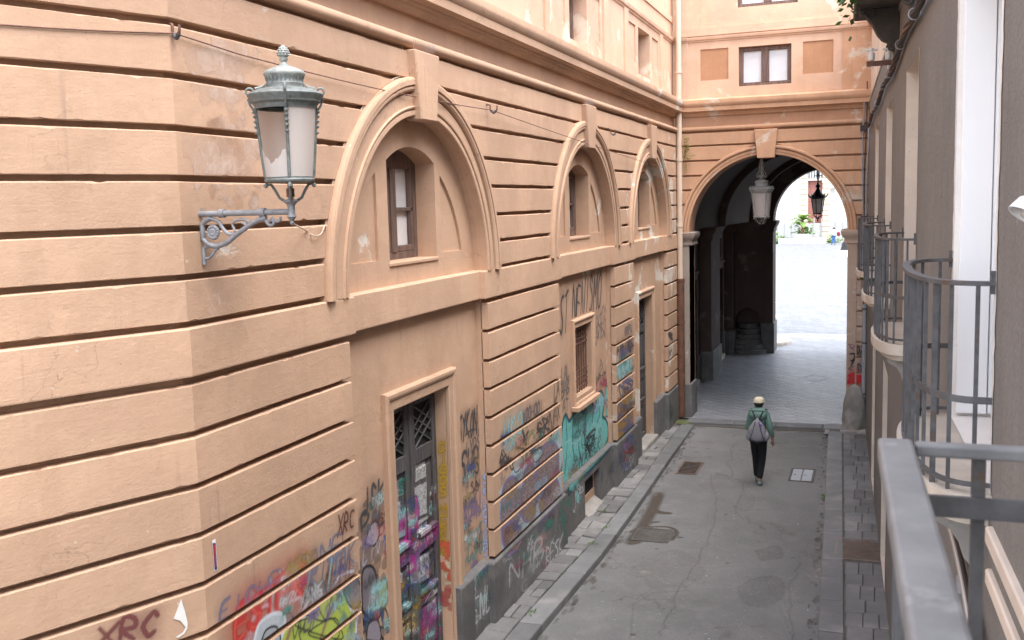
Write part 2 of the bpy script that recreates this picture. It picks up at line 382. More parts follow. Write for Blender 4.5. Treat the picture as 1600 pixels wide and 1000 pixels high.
def arcpts(c, r, a0, a1, n): return [(c[0]+r*math.cos(a0+(a1-a0)*i/n), c[1]+r*math.sin(a0+(a1-a0)*i/n)) for i in range(n+1)]
def smoothline(pts, n=6):
    """Catmull-Rom through points of any dimension"""
    P = [np.array(p, float) for p in pts]; P = [2*P[0]-P[1]]+P+[2*P[-1]-P[-2]]; out = []
    for i in range(1, len(P)-2):
        for k in range(n):
            t = k/n; a, b, c, d = P[i-1:i+3]
            out.append(0.5*((2*b)+(-a+c)*t+(2*a-5*b+4*c-d)*t*t+(-a+3*b-3*c+d)*t**3))
    out.append(P[-2]); return out
# ================================================================ GROUND
def asphalt():
    m, t = new_mat('worn_asphalt'); b = N(t); p = b.pos()
    base = (0.165, 0.161, 0.156)
    n1 = b.ramp(b.noise(p, 0.35, 6, 0.6), 0.35, 0.68); n2 = b.noise(p, 2.2, 7, 0.65); n3 = b.noise(p, 22, 6, 0.8); n4 = b.noise(p, 34, 4, 0.75)
    col = b.mix(n1, C4(mul(base, 0.84)), C4(mul(base, 1.15)))
    col = b.mix(b.math('MULTIPLY', b.ramp(n2, 0.45, 0.75), 0.5), col, C4((0.225, 0.217, 0.206)))
    # dark repaired patches with a crisp outline
    v = b.n('TexVoronoi'); v.inputs['Scale'].default_value = 0.33
    wob = b.n('Mix', data_type='VECTOR'); wob.inputs[0].default_value = 0.22; b.l(p, wob.inputs[4])
    nn = b.n('TexNoise'); b.l(p, nn.inputs['Vector']); nn.inputs['Scale'].default_value = 1.3; nn.inputs['Detail'].default_value = 6
    b.l(nn.outputs['Color'], wob.inputs[5]); b.l(wob.outputs[1], v.inputs['Vector'])
    pr = b.n('SeparateColor'); b.l(v.outputs['Color'], pr.inputs[0])
    patch = b.ramp(pr.outputs[0], 0.62, 0.63); col = b.mix(b.math('MULTIPLY', patch, 0.22), col, C4((0.16, 0.156, 0.152)))
    e = b.n('TexVoronoi'); e.feature = 'DISTANCE_TO_EDGE'; e.inputs['Scale'].default_value = 0.33; b.l(wob.outputs[1], e.inputs['Vector'])
    crack = b.ramp(e.outputs['Distance'], 0.0, 0.006, 1.0, 0.0); col = b.mix(b.math('MULTIPLY', crack, b.ramp(n2, 0.55, 0.68, 0, 0.18)), col, C4((0.04, 0.037, 0.033)))
    st = b.ramp(b.noise(p, 0.8, 8, 0.7, 0.8), 0.60, 0.70); col = b.mix(b.math('MULTIPLY', st, 0.5), col, C4((0.075, 0.062, 0.05)))
    sp = b.ramp(n3, 0.60, 0.68); col = b.mix(b.math('MULTIPLY', sp, 0.7), col, C4((0.46, 0.44, 0.42)))
    dk = b.ramp(n4, 0.36, 0.46, 0.5, 0.0); col = b.mix(dk, col, C4((0.10, 0.097, 0.092)))
    tr = b.ramp(b.noise(b.scalev(p, (3.5, 0.22, 1)), 1.0, 6, 0.65), 0.54, 0.72); col = b.mix(b.math('MULTIPLY', tr, 0.35), col, C4((0.165, 0.16, 0.155)))
    ck2 = b.math('ABSOLUTE', b.math('SUBTRACT', b.noise(p, 0.9, 10, 0.58, 0.5), 0.5)); col = b.mix(b.math('MULTIPLY', b.ramp(ck2, 0.0, 0.0035, 0.8, 0.0), b.ramp(b.noise(p, 0.6, 2), 0.5, 0.6)), col, C4((0.07, 0.066, 0.06)))
    w2 = b.ramp(b.noise(p, 11, 2, 0.5), 0.775, 0.79); col = b.mix(w2, col, C4((0.5, 0.48, 0.45)))
    h = b.math('ADD', n3, b.math('MULTIPLY', n2, 1.5)); h = b.math('SUBTRACT', h, crack)
    b.out(col, 0.85, b.bump(h, 0.5, 0.01), spec=0.3); return m
def lava_paving(name, base, rough):
    m, t = new_mat(name); b = N(t); p = b.pos()
    rot = b.n('Mapping'); b.l(p, rot.inputs[0]); rot.inputs['Rotation'].default_value = (0, 0, math.radians(38))
    br = b.n('TexBrick'); b.l(rot.outputs[0], br.inputs['Vector']); br.inputs['Scale'].default_value = 1.0
    br.inputs['Brick Width'].default_value = 0.55; br.inputs['Row Height'].default_value = 0.28; br.inputs['Mortar Size'].default_value = 0.012; br.inputs['Mortar Smooth'].default_value = 0.4
    br.inputs['Color1'].default_value = C4(mul(base, 0.85)); br.inputs['Color2'].default_value = C4(mul(base, 1.15)); br.inputs['Mortar'].default_value = C4(mul(base, 0.6))
    n = b.noise(p, 3.5, 7, 0.65); f = b.noise(p, 13, 5, 0.75)
    col = b.mix(b.ramp(n, 0.35, 0.7, 0, 0.5), br.outputs['Color'], C4(mul(base, 0.7)))
    h = b.math('ADD', b.math('MULTIPLY', br.outputs['Fac'], -0.7), b.math('ADD', b.math('MULTIPLY', f, 0.6), n))
    b.out(col, b.ramp(f, 0.3, 0.7, rough-0.08, rough+0.14), b.bump(h, 1.0, 0.05), spec=0.6); return m
M['asphalt'] = asphalt(); M['lava'] = lava_paving('passage_lava_paving', (0.31, 0.31, 0.325), 0.34)
M['plaza'] = lava_paving('pale_square_paving', (0.225, 0.23, 0.24), 0.55)
M['earth'] = stone('outer_ground', (0.2, 0.19, 0.18), 0.2, 1, 0.9, 0.2)
M['wet'] = plain('damp_dirt', (0.070, 0.055, 0.043), 0.7, 0.35, 9, 0.5)
M['patch'] = stone('dark_asphalt_patch', (0.172, 0.168, 0.163), 0.25, 8, 0.85, 0.6, 0, 0.4)
M['cement'] = stone('pale_cement_fillet', (0.33, 0.305, 0.275), 0.3, 6, 0.9, 0.6)

MB().add([(-900, -900, -0.06), (900, -900, -0.06), (900, 1500, -0.06), (-900, 1500, -0.06)], [(0, 1, 2, 3)]).build('ground', 'earth', kind='structure')
def kxl(y): return float(np.interp(y, [6, 11.5, 14.6, 17.2, 23.3, 24.6], [-3.98, -3.96, -3.88, -3.91, -4.04, -4.08]))     # left kerb, road edge
def kxi(y): return float(np.interp(y, [6, 11.9, 13.5, 15, 18.2, 23.2, 24.6], [-4.30, -4.27, -4.22, -4.16, -4.17, -4.36, -4.40]))  # left kerb, inner edge
def kxr(y): return float(np.interp(y, [0, 12.5, 23.2, 24.6], [-0.24, -0.58, -0.90, -0.93]))                               # right kerb, road edge
def kxq(y): return kxr(y)+0.315
def wallr(y): return RA+RB*y
ys = [4+i*0.5 for i in range(42)]
v = []; f = []
for y in ys: v += [(kxl(y)-0.1, y, 0), (kxl(y)*0.5+kxr(y)*0.5, y, 0.02), (kxr(y)+0.1, y, 0)]
for i in range(len(ys)-1): f += [(3*i, 3*i+1, 3*i+4, 3*i+3), (3*i+1, 3*i+2, 3*i+5, 3*i+4)]
road = MB().add(v, f).build('road', 'asphalt', kind='structure', label='worn grey asphalt of the alley')
# repair patches, damp run along the kerb, pale cement scars: thin sheets on the road
def roadz(x, y): 
    a, c = kxl(y), kxr(y); mid = (a+c)/2; return 0.02*(1-min(1, abs(x-mid)/max(0.1, (c-a)/2+0.1)))
def blob(name, mat, pts, z=0.004, n=5, jit=0.03, parent=road):
    P = smoothline(pts+[pts[0]], n)[:-1]
    poly = [(p[0]+random.uniform(-jit, jit), p[1]+random.uniform(-jit, jit)) for p in P]
    tri = tessellate_polygon([[Vector((a, c, 0)) for a, c in poly]])
    return MB().add([(a, c, roadz(a, c)+z) for a, c in poly], [tuple(t) for t in tri]).build(name, mat, parent)
# pavements: a bed with single stones on it
def stone_box(mb, quad, z0, z1, crown=0.006):
    """quad = 4 corners (x,y) counter-clockwise; chamfered top, slightly uneven"""
    c = np.mean(quad, axis=0); jz = [random.uniform(-crown, crown) for _ in range(4)]
    low = [(q[0], q[1], z0) for q in quad]; mid = [(q[0], q[1], z1-0.014+jz[i]) for i, q in enumerate(quad)]
    top = [(q[0]+(c[0]-q[0])*0.05, q[1]+(c[1]-q[1])*0.05, z1+jz[i]) for i, q in enumerate(quad)]
    fs = [(8, 9, 10, 11)]
    for i in range(4): j = (i+1) % 4; fs += [(i, j, 4+j, 4+i), (4+i, 4+j, 8+j, 8+i)]
    return mb.add(low+mid+top, fs)
def strip(name, xa, xb, y0, y1, z, mat, **t):
    n = int((y1-y0)/0.5)+1; v = []; f = []
    for i in range(n+1):
        y = y0+(y1-y0)*i/n; v += [(xa(y), y, z(y)), (xb(y), y, z(y))]
    for i in range(n): f.append((2*i, 2*i+1, 2*i+3, 2*i+2))
    return MB().add(v, f).build(name, mat, **t)
def lz(y): return float(np.interp(y, [6, 20, 24.4], [0.13, 0.11, 0.05]))
pav_l = strip('pavement', lambda y: -4.75, lambda y: kxl(y)-0.02, 5, 24.3, lambda y: lz(y)-0.03, 'mortar', kind='structure', label='narrow basalt pavement along the tan palazzo')
y = 7.0; 
while y < 23.7:
    L = random.uniform(0.75, 1.25); e = min(y+L, 24.05)
    stone_box(MB(), [(kxi(y)+.008, y+.006), (kxl(y), y+.006), (kxl(e), e-.006), (kxi(e)+.008, e-.006)], -0.05, lz(y), 0.004).build('kerbstone', 'kerb', pav_l); y = e
y = 7.0
while y < 23.9:
    L = random.uniform(0.24, 0.46); e = min(y+L, 24.0); x0, x1 = -4.62, kxi(y)-.006
    sk_ = random.uniform(-0.05, 0.05)
    if random.random() < 0.3:
        xm = x0+(x1-x0)*random.uniform(0.4, 0.6)
        for a, c in ((x0, xm-.006), (xm+.006, x1)):
            stone_box(MB(), [(a, y+.008+sk_), (c, y+.008), (c, e-.008), (a, e-.008+sk_)], -0.02, lz(y)+random.uniform(-.012, .008), 0.012).build('paving_stone', 'sett', pav_l)
    else:
        stone_box(MB(), [(x0, y+.008+sk_), (x1, y+.008), (x1, e-.008), (x0, e-.008+sk_)], -0.02, lz(y)+random.uniform(-.01, .012), 0.012).build('paving_stone', 'sett', pav_l)
    y = e
pav_r = strip('pavement', lambda y: kxr(y)+0.02, lambda y: wallr(y)+0.2, 4, 24.3, lambda y: 0.065, 'mortar', kind='structure', label='basalt slab pavement below the balconies')
COVER_R = (15.35, 16.1)
y = 7.5
while y < 23.6:
    L = random.uniform(0.8, 1.35); e = min(y+L, 23.9)
    stone_box(MB(), [(kxr(y), y+.006), (kxq(y)-.01, y+.006), (kxq(e)-.01, e-.006), (kxr(e), e-.006)], -0.05, 0.092, 0.004).build('kerbstone', 'kerb', pav_r); y = e
y = 7.5; k = 0
while y < 23.8:
    L = random.uniform(0.42, 0.62); e = min(y+L, 23.95); a, bq = kxq(y)+.008, wallr(y)+0.03
    cuts = [a, a+(bq-a)*random.uniform(0.42, 0.62), bq] if k % 2 else [a, a+(bq-a)*random.uniform(0.28, 0.4), a+(bq-a)*random.uniform(0.66, 0.8), bq]
    if not (e > COVER_R[0] and y < COVER_R[1]):
        for c0, c1 in zip(cuts[:-1], cuts[1:]):
            stone_box(MB(), [(c0+.004, y+.005), (c1-.004, y+.005), (c1-.004, e-.005), (c0+.004, e-.005)], -0.02, 0.088+random.uniform(-.008, .006), 0.006).build('paving_stone', 'kerb', pav_r)
    y = e; k += 1
# threshold stones across the mouth of the passage and its floor
thr = strip('threshold', lambda y: -4.4, lambda y: -0.2, 24.02, 24.72, lambda y: 0.03, 'mortar', kind='structure', label='basalt threshold across the mouth of the archway')
x = -4.3
while x < -0.35:
    e = min(x+random.uniform(0.8, 1.2), -0.32)
    stone_box(MB(), [(x+.005, 24.22), (e-.005, 24.22), (e-.005, 24.66), (x+.005, 24.66)], -0.05, 0.085, 0.003).build('threshold_stone', 'kerb', thr); x = e
MB().add([(-4.3, 23.98, 0.012), (-0.9, 23.98, 0.012), (-0.9, 24.2, 0.03), (-4.3, 24.2, 0.03)], [(0, 1, 2, 3)]).build('cement_fillet', 'cement', thr)
MB().add([(-1.0, 23.75, 0.05), (0.0, 23.75, 0.095), (-0.1, 24.7, 0.09), (-1.0, 24.7, 0.09), (-1.0, 24.2, 0.05)], [(0, 1, 2, 3, 4)]).build('cement_apron', 'cement', thr)
v = []; f = []
for i in range(25):
    y = 24.66+i*0.7; v += [(-6.2, y, 0.078), (3, y, 0.078)]
for i in range(24): f.append((2*i, 2*i+1, 2*i+3, 2*i+2))
MB().add(v, f).build('passage_floor', 'lava', kind='structure', label='dark lava paving through the archway')
def plz(y): return 0.07+max(0.0, (y-42))*0.0150
v = []; f = []; yy = [41.4, 44, 50, 60, 80, 110, 150]
for y in yy: v += [(-120, y, plz(y)), (120, y, plz(y))]
for i in range(len(yy)-1): f.append((2*i, 2*i+1, 2*i+3, 2*i+2))
plaza = MB().add(v, f).build('square', 'plaza', kind='structure', label='bright open square beyond the archway')
def pline(name, pts, wd, mat='white', z=0.006, parent=plaza):
    a, c = Vector(pts[0]), Vector(pts[1]); d = (c-a).normalized(); n = Vector((-d.y, d.x))*wd/2
    q = [a-n, c-n, c+n, a+n]; return MB().add([(p.x, p.y, max(0.078, plz(p.y))+z) for p in q], [(0, 1, 2, 3)]).build(name, mat, parent)
pline('painted_line', [(-3.3, 40.6), (3, 38.7)], 0.16); pline('painted_line', [(-6, 52.5), (6, 50.4)], 0.2); pline('painted_line', [(-5, 47), (-3.8, 46.8)], 0.2)
P4 = [onz(x, y, 0.08)[:2] for x, y in [(1250, 590), (1275, 584), (1297, 590), (1273, 596)]]
for i in range(4): pline('painted_line', [tuple(P4[i]), tuple(P4[(i+1) % 4])], 0.035)
# pale rounded pavement corner outside the far arch
poly = arcpts((-4.3, 38.6), 1.45, -1.3, 1.9, 14)+[(-9, 40), (-9, 37.2)]
MB().prism(poly, lambda u, v_, d: (u, v_, d), 0.05, 0.2).build('pavement', 'cream_stone', kind='structure', bevel=0.03, label='pale rounded pavement corner outside the far arch')

# ================================================================ LEFT PALAZZO WING
WX = -4.64; PROUD = 0.09; BAY = 0.08
FD = Vector((math.sin(0.40667), math.cos(0.40667)))
CORNER = Vector((WX, 5.84)); FST = CORNER-FD*7.0
BAYS = [(9.89, 1.775), (16.48, 1.78), (21.60, 1.76)]
YEND = 24.80
SPR = 4.70
pal = thing('palazzo', 'long tan rusticated palazzo front with three arched bays and graffiti along its foot', 'building', (-4.6, 12, 0))
fnL = lambda u, v_, d: (WX-d, u, v_)                       # wall plane, depth goes into the building
out = [(5.84, -0.05)]
for c, h in BAYS:
    out += [(c-h, -0.05)]+[(a, z) for a, z in arcpts((c, SPR), h, PI, 0, 28)]+[(c+h, -0.05)]
out += [(YEND, -0.05), (YEND, 7.62), (5.84, 7.62)]
mb = MB().plate(out, [], fnL)
for c, h in BAYS:                                          # bay returns
    ln = [(c-h, -0.05)]+arcpts((c, SPR), h, PI, 0, 28)+[(c+h, -0.05)]
    n = len(ln); mb.add([fnL(u, z, 0) for u, z in ln]+[fnL(u, z, BAY) for u, z in ln], [(i, i+1, i+1+n, i+n) for i in range(n-1)])
fp = [FST, CORNER]
mb.add([(FST.x, FST.y, -0.05), (CORNER.x, CORNER.y, -0.05), (CORNER.x, CORNER.y, 7.62), (FST.x, FST.y, 7.62)], [(0, 1, 2, 3)])
wall_pal = mb.build('wall', 'plaster', pal)
# the bay backs, each with its openings
WINHALF, WZ0, WZ1 = 0.60, 4.93, 6.0
DOORS = {0: (9.92, 0.72, 3.41), 2: (21.55, 0.70, 3.42)}
def seg_arch(c, h, z0, z1, rise, n=10):
    """opening with a segmental head"""
    R = (h*h+rise*rise)/(2*rise); a = math.asin(h/R)
    return [(c-h, z0), (c+h, z0)]+[(c+R*math.sin(a-2*a*i/n), z1+rise-R+R*math.cos(a-2*a*i/n)) for i in range(n+1)]
def spandrel(c, side, ):
    """sunken curved triangle beside the niche window"""
    r = 1.42; u0 = 0.80; pts = [(u0, 4.98)]
    a1 = math.acos(u0/r); um = [(r*math.cos(a), SPR+r*math.sin(a)) for a in np.linspace(math.asin(0.28/r), a1, 9)]
    pts += um
    P = [(c+side*u, z) for u, z in pts]
    return P if side > 0 else P[::-1]
for bi, (c, h) in enumerate(BAYS):
    wc = c+0.05
    lower = [(c-h-.03, -0.05), (c+h+.03, -0.05), (c+h+.03, SPR)]; 
    outer = [(c-h-.02, -0.06), (c+h+.02, -0.06)]+[(a, z) for a, z in arcpts((c, SPR), h+.02, 0, PI, 28)]
    holes = [(seg_arch(wc, WINHALF, WZ0, WZ1, 0.16), 0.24, False), (spandrel(c, 1), 0.03, True), (spandrel(c, -1), 0.03, True)]
    if bi in DOORS:
        dc, dh, dz = DOORS[bi]; outer = [(c-h-.02, -0.06), (dc-dh, -0.06), (dc-dh, dz), (dc+dh, dz), (dc+dh, -0.06), (c+h+.02, -0.06)]+outer[2:]
    else:
        holes.append(([(15.98, 2.25), (17.02, 2.25), (17.02, 3.42), (15.98, 3.42)], 0.32, False))
        holes.append(([(16.14, 0.36), (17.16, 0.36), (17.16, 0.74), (16.14, 0.74)], 0.6, True))
    mb = MB().plate(outer, holes, fnL, BAY)
    if bi in DOORS:
        ln = [(dc-dh, -0.06), (dc-dh, dz), (dc+dh, dz), (dc+dh, -0.06)]
        mb.add([fnL(u, z, BAY) for u, z in ln]+[fnL(u, z, BAY+0.34) for u, z in ln], [(i, i+1, i+5, i+4) for i in range(3)])
    mb.build('bay_wall', 'plaster_bay', pal)
    # arched window in the niche
    d0 = BAY+0.24
    win = MB().prism(seg_arch(wc, WINHALF+.03, WZ0-.02, WZ1, 0.16), fnL, d0+0.07, d0+0.09).build('window', 'pane', pal)
    def bar(u0, u1, z0, z1, e0, e1, nm='frame', mt='wood_win'):
        return MB().box(u0, u1, z0, z1, e0, e1, lambda a, b2, e: fnL(a, b2, e)).build(nm, mt, win, bevel=0.006)
    for s_ in (-1, 1): bar(wc+s_*WINHALF-.07+.0*s_, wc+s_*WINHALF+.07, WZ0, WZ1+.2, d0, d0+.07)
    bar(wc-WINHALF+.07, wc+WINHALF-.07, WZ0, WZ0+.09, d0+.004, d0+.07); bar(wc-WINHALF+.07, wc+WINHALF-.07, WZ1-.06, WZ1+.2, d0+.004, d0+.07)
    bar(wc-.055, wc+.055, WZ0+.09, WZ1-.06, d0-.01, d0+.07, 'mullion')
    for s_ in (-1, 1):
        bar(wc+s_*.32-.21, wc+s_*.32+.21, 5.47, 5.515, d0+.012, d0+.068, 'glazing_bar')
        for a in (0.085, 0.50): bar(wc+s_*(a)-.028, wc+s_*(a)+.028, WZ0+.09, WZ1-.06, d0+.012, d0+.068, 'sash')
        bar(wc+s_*.29-.2, wc+s_*.29+.2, WZ0+.092, WZ0+.16, d0+.010, d0+.066, 'sash')
    MB().box(wc-WINHALF-.02, wc+WINHALF+.02, WZ0-.03, WZ0+.012, BAY-.018, BAY+.30, lambda a, b2, e: fnL(a, b2, e)).build('sill', 'plaster_bay', win, bevel=0.008)
    # archivolt: three stepped rings swept round the arch
    prof = [(h, -0.005), (h, .108), (h+.012, .118), (h+.055, .118), (h+.062, .092), (h+.074, .092), (h+.08, .124), (h+.095, .128), (h+.105, .106), (h+.225, .104), (h+.232, .072), (h+.248, .072), (h+.254, .124), (h+.275, .142), (h+.295, .146), (h+.302, .120), (h+.314, .120), (h+.32, .152), (h+.37, .152), (h+.392, .14), (h+.40, .115), (h+.40, -0.005)]
    vs = []; n = 40
    path = [(PI, SPR+0.0)]
    for i in range(n+1):
        a = PI-PI*i/n
        for r, o in prof: vs.append((WX+o, c+r*math.cos(a), SPR+r*math.sin(a)))
    k = len(prof); fs = [(i*k+j, (i+1)*k+j, (i+1)*k+(j+1) % k, i*k+(j+1) % k) for i in range(n) for j in range(k)]+[tuple(range(k)), tuple(range(n*k, n*k+k))]
    MB().add(vs, fs).build('archivolt', 'plaster', pal, smooth=14)
    kz0, kz1 = 6.42, 7.13
    key = MB().add([(WX+o, c+u, z) for o in (0, .185) for u, z in ((-.20, kz0), (.20, kz0), (.31, kz1), (-.31, kz1))], [(0, 1, 2, 3), (4, 5, 6, 7), (0, 1, 5, 4), (1, 2, 6, 5), (2, 3, 7, 6), (3, 0, 4, 7)]).build('keystone', 'plaster', pal, bevel=0.012)
    if bi < 2:
        sp = MB()
        for i in range(12):
            u = c-.26+i*.047
            sp.tube([(WX+.14, u, kz1), (WX+.15, u+random.uniform(-.006, .006), kz1+.11)], 0.0022, 4)
        sp.build('bird_spikes', 'cable_grey', key)
# rusticated courses
GL = [4.335, 3.955, 3.575, 3.21, 2.84, 2.47, 2.095, 1.73, 1.36, 0.985]      # groove tops, lower zone
GU = [4.745, 5.08, 5.42, 5.775, 6.12, 6.48, 6.84, 7.165]
GH = 0.043
rng = random.Random(3)
def cprof(z0, z1, o=PROUD): return [(-.01, z0), (o-.006, z0+.001), (o, z0+.006), (o, z0*.75+z1*.25), (o, z0*.5+z1*.5), (o, z0*.25+z1*.75), (o, z1-.010), (o-.009, z1-.002), (-.01, z1+.004)]
def course(path, z0, z1, mat, parent, ends=None, seg=0.06, name='stone_course', o=PROUD):
    return MB().sweep(path, cprof(z0, z1, o), seg=seg, jz=0.0010, ends=ends, rng=rng).build(name, mat, parent, smooth=14)
edges = [5.84]+[e for c, h in BAYS for e in (c-h, c+h)]+[YEND-.05]
piers = [(edges[0], edges[1]), (edges[2], edges[3]), (edges[4], edges[5]), (edges[6], edges[7])]
for pi_, (a, e) in enumerate(piers):
    for zt, zb in zip(GL[:-1], GL[1:]):
        path = [FST, CORNER, Vector((WX, e))] if pi_ == 0 else [Vector((WX, a)), Vector((WX, e))]
        course(path, zb, zt-GH, 'plaster', pal)
    for zb, zt in zip(GU[:-1], GU[1:]):
        L = None if pi_ == 0 else BAYS[pi_-1]; R = None if pi_ == 3 else BAYS[pi_]
        def eL(z, L=L): r = L[1]+.405; return (L[0]+math.sqrt(max(0, r*r-(z-SPR)**2)))-a if z-SPR < r*.985 else (L[0]+.28-a)
        def eR(z, R=R): r = R[1]+.405; return e-(R[0]-math.sqrt(max(0, r*r-(z-SPR)**2))) if z-SPR < r*.985 else e-(R[0]-.28)
        if zt-GH > 6.86 or True:
            # the topmost courses run up to the keystone
            ends = [eL if L else None, eR if R else None]
            if L and zb-SPR > L[1]+.30: ends[0] = lambda z, L=L: (L[0]+.27)-a
            if R and zb-SPR > R[1]+.30: ends[1] = lambda z, R=R: e-(R[0]-.27)
        path = [FST, CORNER, Vector((WX, e))] if pi_ == 0 else [Vector((WX, a)), Vector((WX, e))]
        # build straight with curved ends by moving start/end points beforehand (keeps the segments even)
        zc = (zb+zt-GH)/2; s0 = ends[0](zc) if ends[0] else 0; s1 = ends[1](zc) if ends[1] else 0
        path[-1] = Vector((WX, e-s1))
        if pi_: path[0] = Vector((WX, a+s0))
        E2 = [(lambda z, f_=ends[0], s=s0: f_(z)-s) if ends[0] else None, (lambda z, f_=ends[1], s=s1: f_(z)-s) if ends[1] else None]
        course(path, zb, zt-GH, 'plaster', pal, E2)
# string course following the bays in and out
def steppath(y_end=YEND, first=FST):
    p = [first, CORNER]
    for c, h in BAYS: p += [Vector((WX, c-h)), Vector((WX-BAY, c-h)), Vector((WX-BAY, c+h)), Vector((WX, c+h))]
    return p+[Vector((WX, y_end))]
SC = [(-.01, 4.345), (PROUD+.012, 4.352), (PROUD+.014, 4.362), (PROUD+.014, 4.688), (PROUD+.002, 4.70), (-.01, 4.705)]
MB().sweep(steppath(), SC).build('string_course', 'plaster', pal)
# plinth of dark stone, broken at the doors and at the cellar light
pf = [(-.01, -.05), (.115, -.05), (.115, .915), (.10, .94), (-.01, .95)]
sp_ = steppath()
def plinth(path): MB().sweep(path, pf).build('plinth', 'plinth', pal, bevel=0.008)
d1, d3 = DOORS[0], DOORS[2]
plinth([FST, CORNER, Vector((WX, 9.89-1.775)), Vector((WX-BAY, 9.89-1.775)), Vector((WX-BAY, d1[0]-d1[1]-.19))])
plinth([Vector((WX-BAY, d1[0]+d1[1]+.003)), Vector((WX-BAY, 9.89+1.775)), Vector((WX, 9.89+1.775)), Vector((WX, 14.70)), Vector((WX-BAY, 14.70)), Vector((WX-BAY, 16.14))])
plinth([Vector((WX-BAY, 17.16)), Vector((WX-BAY, 18.26)), Vector((WX, 18.26)), Vector((WX, 19.84)), Vector((WX-BAY, 19.84)), Vector((WX-BAY, d3[0]-d3[1]-.17))])
plinth([Vector((WX-BAY, d3[0]+d3[1]+.003)), Vector((WX-BAY, 23.36)), Vector((WX, 23.36)), Vector((WX, YEND))])
MB().box(WX-BAY-.01, WX-BAY+.113, 16.14, 17.16, .745, .945).build('plinth', 'plinth', pal, bevel=0.008)
MB().box(WX-BAY-.5, WX-BAY-.025, 16.145, 17.155, .362, .738).build('cellar_shade', 'dark', pal)  # near-black box fills the opening in place of its shade
MB().add([(WX-BAY-.2, 16.14, .36), (WX-BAY-.2, 17.16, .36), (WX-BAY+.20, 17.12, .10), (WX-BAY+.20, 16.18, .10), (WX-BAY-.2, 16.14, 0), (WX-BAY-.2, 17.16, 0), (WX-BAY+.2, 17.12, 0), (WX-BAY+.2, 16.18, 0)], [(0, 1, 2, 3), (0, 3, 7, 4), (1, 5, 6, 2), (2, 6, 7, 3)]).build('cellar_sill', 'cement', pal)
# door and window surrounds
def surround(c, h, z0, z1, wd, parent, mat='plaster_bay', sill=False, depth=BAY, prd=0.06):
    X = WX-depth
    prof = [(0, -.005), (0, prd-.02), (.012, prd-.012), (wd*.55, prd-.012), (wd*.62, prd+.004), (wd*.75, prd+.012), (wd-.02, prd+.012), (wd, prd-.006), (wd, -.005)]
    pth = [(-h, z0), (-h, z1), (h, z1), (h, z0)]; dirs = [(-1, 0), (-1, 1), (1, 1), (1, 0)]
    if sill: pth = [(-h, z0), (-h, z1), (h, z1), (h, z0)]; dirs = [(-1, -1), (-1, 1), (1, 1), (1, -1)]
    vs = [(X+o, c+u+dx*w_, z+dz*w_) for (u, z), (dx, dz) in zip(pth, dirs) for w_, o in prof]
    k = len(prof); n = 4; rngs = range(4) if sill else range(3)
    fs = [(i*k+j, ((i+1) % n)*k+j, ((i+1) % n)*k+(j+1) % k, i*k+(j+1) % k) for i in rngs for j in range(k)]
    if not sill: fs += [tuple(range(k)), tuple(range(3*k, 4*k))]
    return MB().add(vs, fs).build('surround', mat, parent)
def door(c, h, z1, dep, with_lattice):
    """double wooden door with panels, glazed lattice lights above"""
    X = WX-dep
    dr = MB().box(X-.05, X, c-h, c+h, .10, z1).build('door', 'wood_door', pal)
    def b(nm, u0, u1, z0, z1_, o0=0.0, o1=.035, mt='wood_door', par=None): return MB().box(X+o0, X+o1, c+u0, c+u1, z0, z1_).build(nm, mt, par or dr, bevel=0.008)
    for s_ in (-1, 1):
        lo, hi = (0.03, h-.01)
        A = lambda u: s_*u
        def bb(nm, u0, u1, *r, **k): p, q = sorted((A(u0), A(u1))); return b(nm, p, q, *r, **k)
        bb('stile', lo, lo+.10, .10, z1-.03); bb('stile', hi-.11, hi, .10, z1-.03)
        rails = [(.10, .30), (.92, 1.06), (1.55, 1.75), (2.60, 2.78), (z1-.12, z1-.03)]
        for z0, z9 in rails: bb('rail', lo+.10, hi-.11, z0, z9, .002, .033)
        bb('moulding', lo+.08, hi-.09, 1.74, 1.80, .0, .06); bb('moulding', lo+.08, hi-.09, 1.04, 1.09, .0, .05)
        for z0, z9 in ((.34, .88), (1.14, 1.50), (1.85, 2.55)): bb('panel', lo+.14, hi-.15, z0+.02, z9-.02, .001, .016)
        pn = bb('pane', lo+.10, hi-.11, 2.78, z1-.12, .001, .006, mt='dark')
        lat = MB(); u0, u1 = lo+.10, hi-.11; z0, z9 = 2.78, z1-.12; um = (u0+u1)/2; zm = (z0+z9)/2; hw, hz = (u1-u0)/2, (z9-z0)/2
        for k in (-1, 0, 1):
            for sg in (-1, 1):
                pts = []
                for t_ in np.linspace(-1, 1, 21):
                    u = um+t_*hw*1.0; z = zm+sg*t_*hz*.5+k*hz*.5
                    if z0 < z < z9: pts.append((X+.022, c+A(u), z))
                if len(pts) > 1: lat.tube(pts, .011, 5)
        lat.build('lattice', 'rail', dr)
    b('meeting_strip', -.035, .035, .10, z1-.03, .0, .055)
    return dr
surround(d1[0], d1[1], -.02, d1[2], .20, pal); surround(d3[0], d3[1], -.02, d3[2], .18, pal)
DOOR_D = BAY+.17
door1 = door(d1[0], d1[1]-.002, d1[2]-.004, DOOR_D, True); door3 = door(d3[0], d3[1]-.002, d3[2]-.004, DOOR_D, True)
for c, h in ((d1[0], d1[1]), (d3[0], d3[1])):
    MB().box(WX-BAY-.36, WX-BAY+.14, c-h-.05, c+h+.05, -.03, .20).build('doorstep', 'cement', pal, bevel=0.02)
surround(16.5, .52, 2.25, 3.42, .15, pal, sill=True)
MB().box(WX-BAY+.0, WX-BAY+.14, 15.80, 17.20, 2.03, 2.115).build('sill', 'plaster_bay', pal, bevel=0.012)
w2 = MB().box(WX-BAY-.40, WX-BAY-.33, 15.9, 17.1, 2.2, 3.5).build('window', 'wood_door', pal)
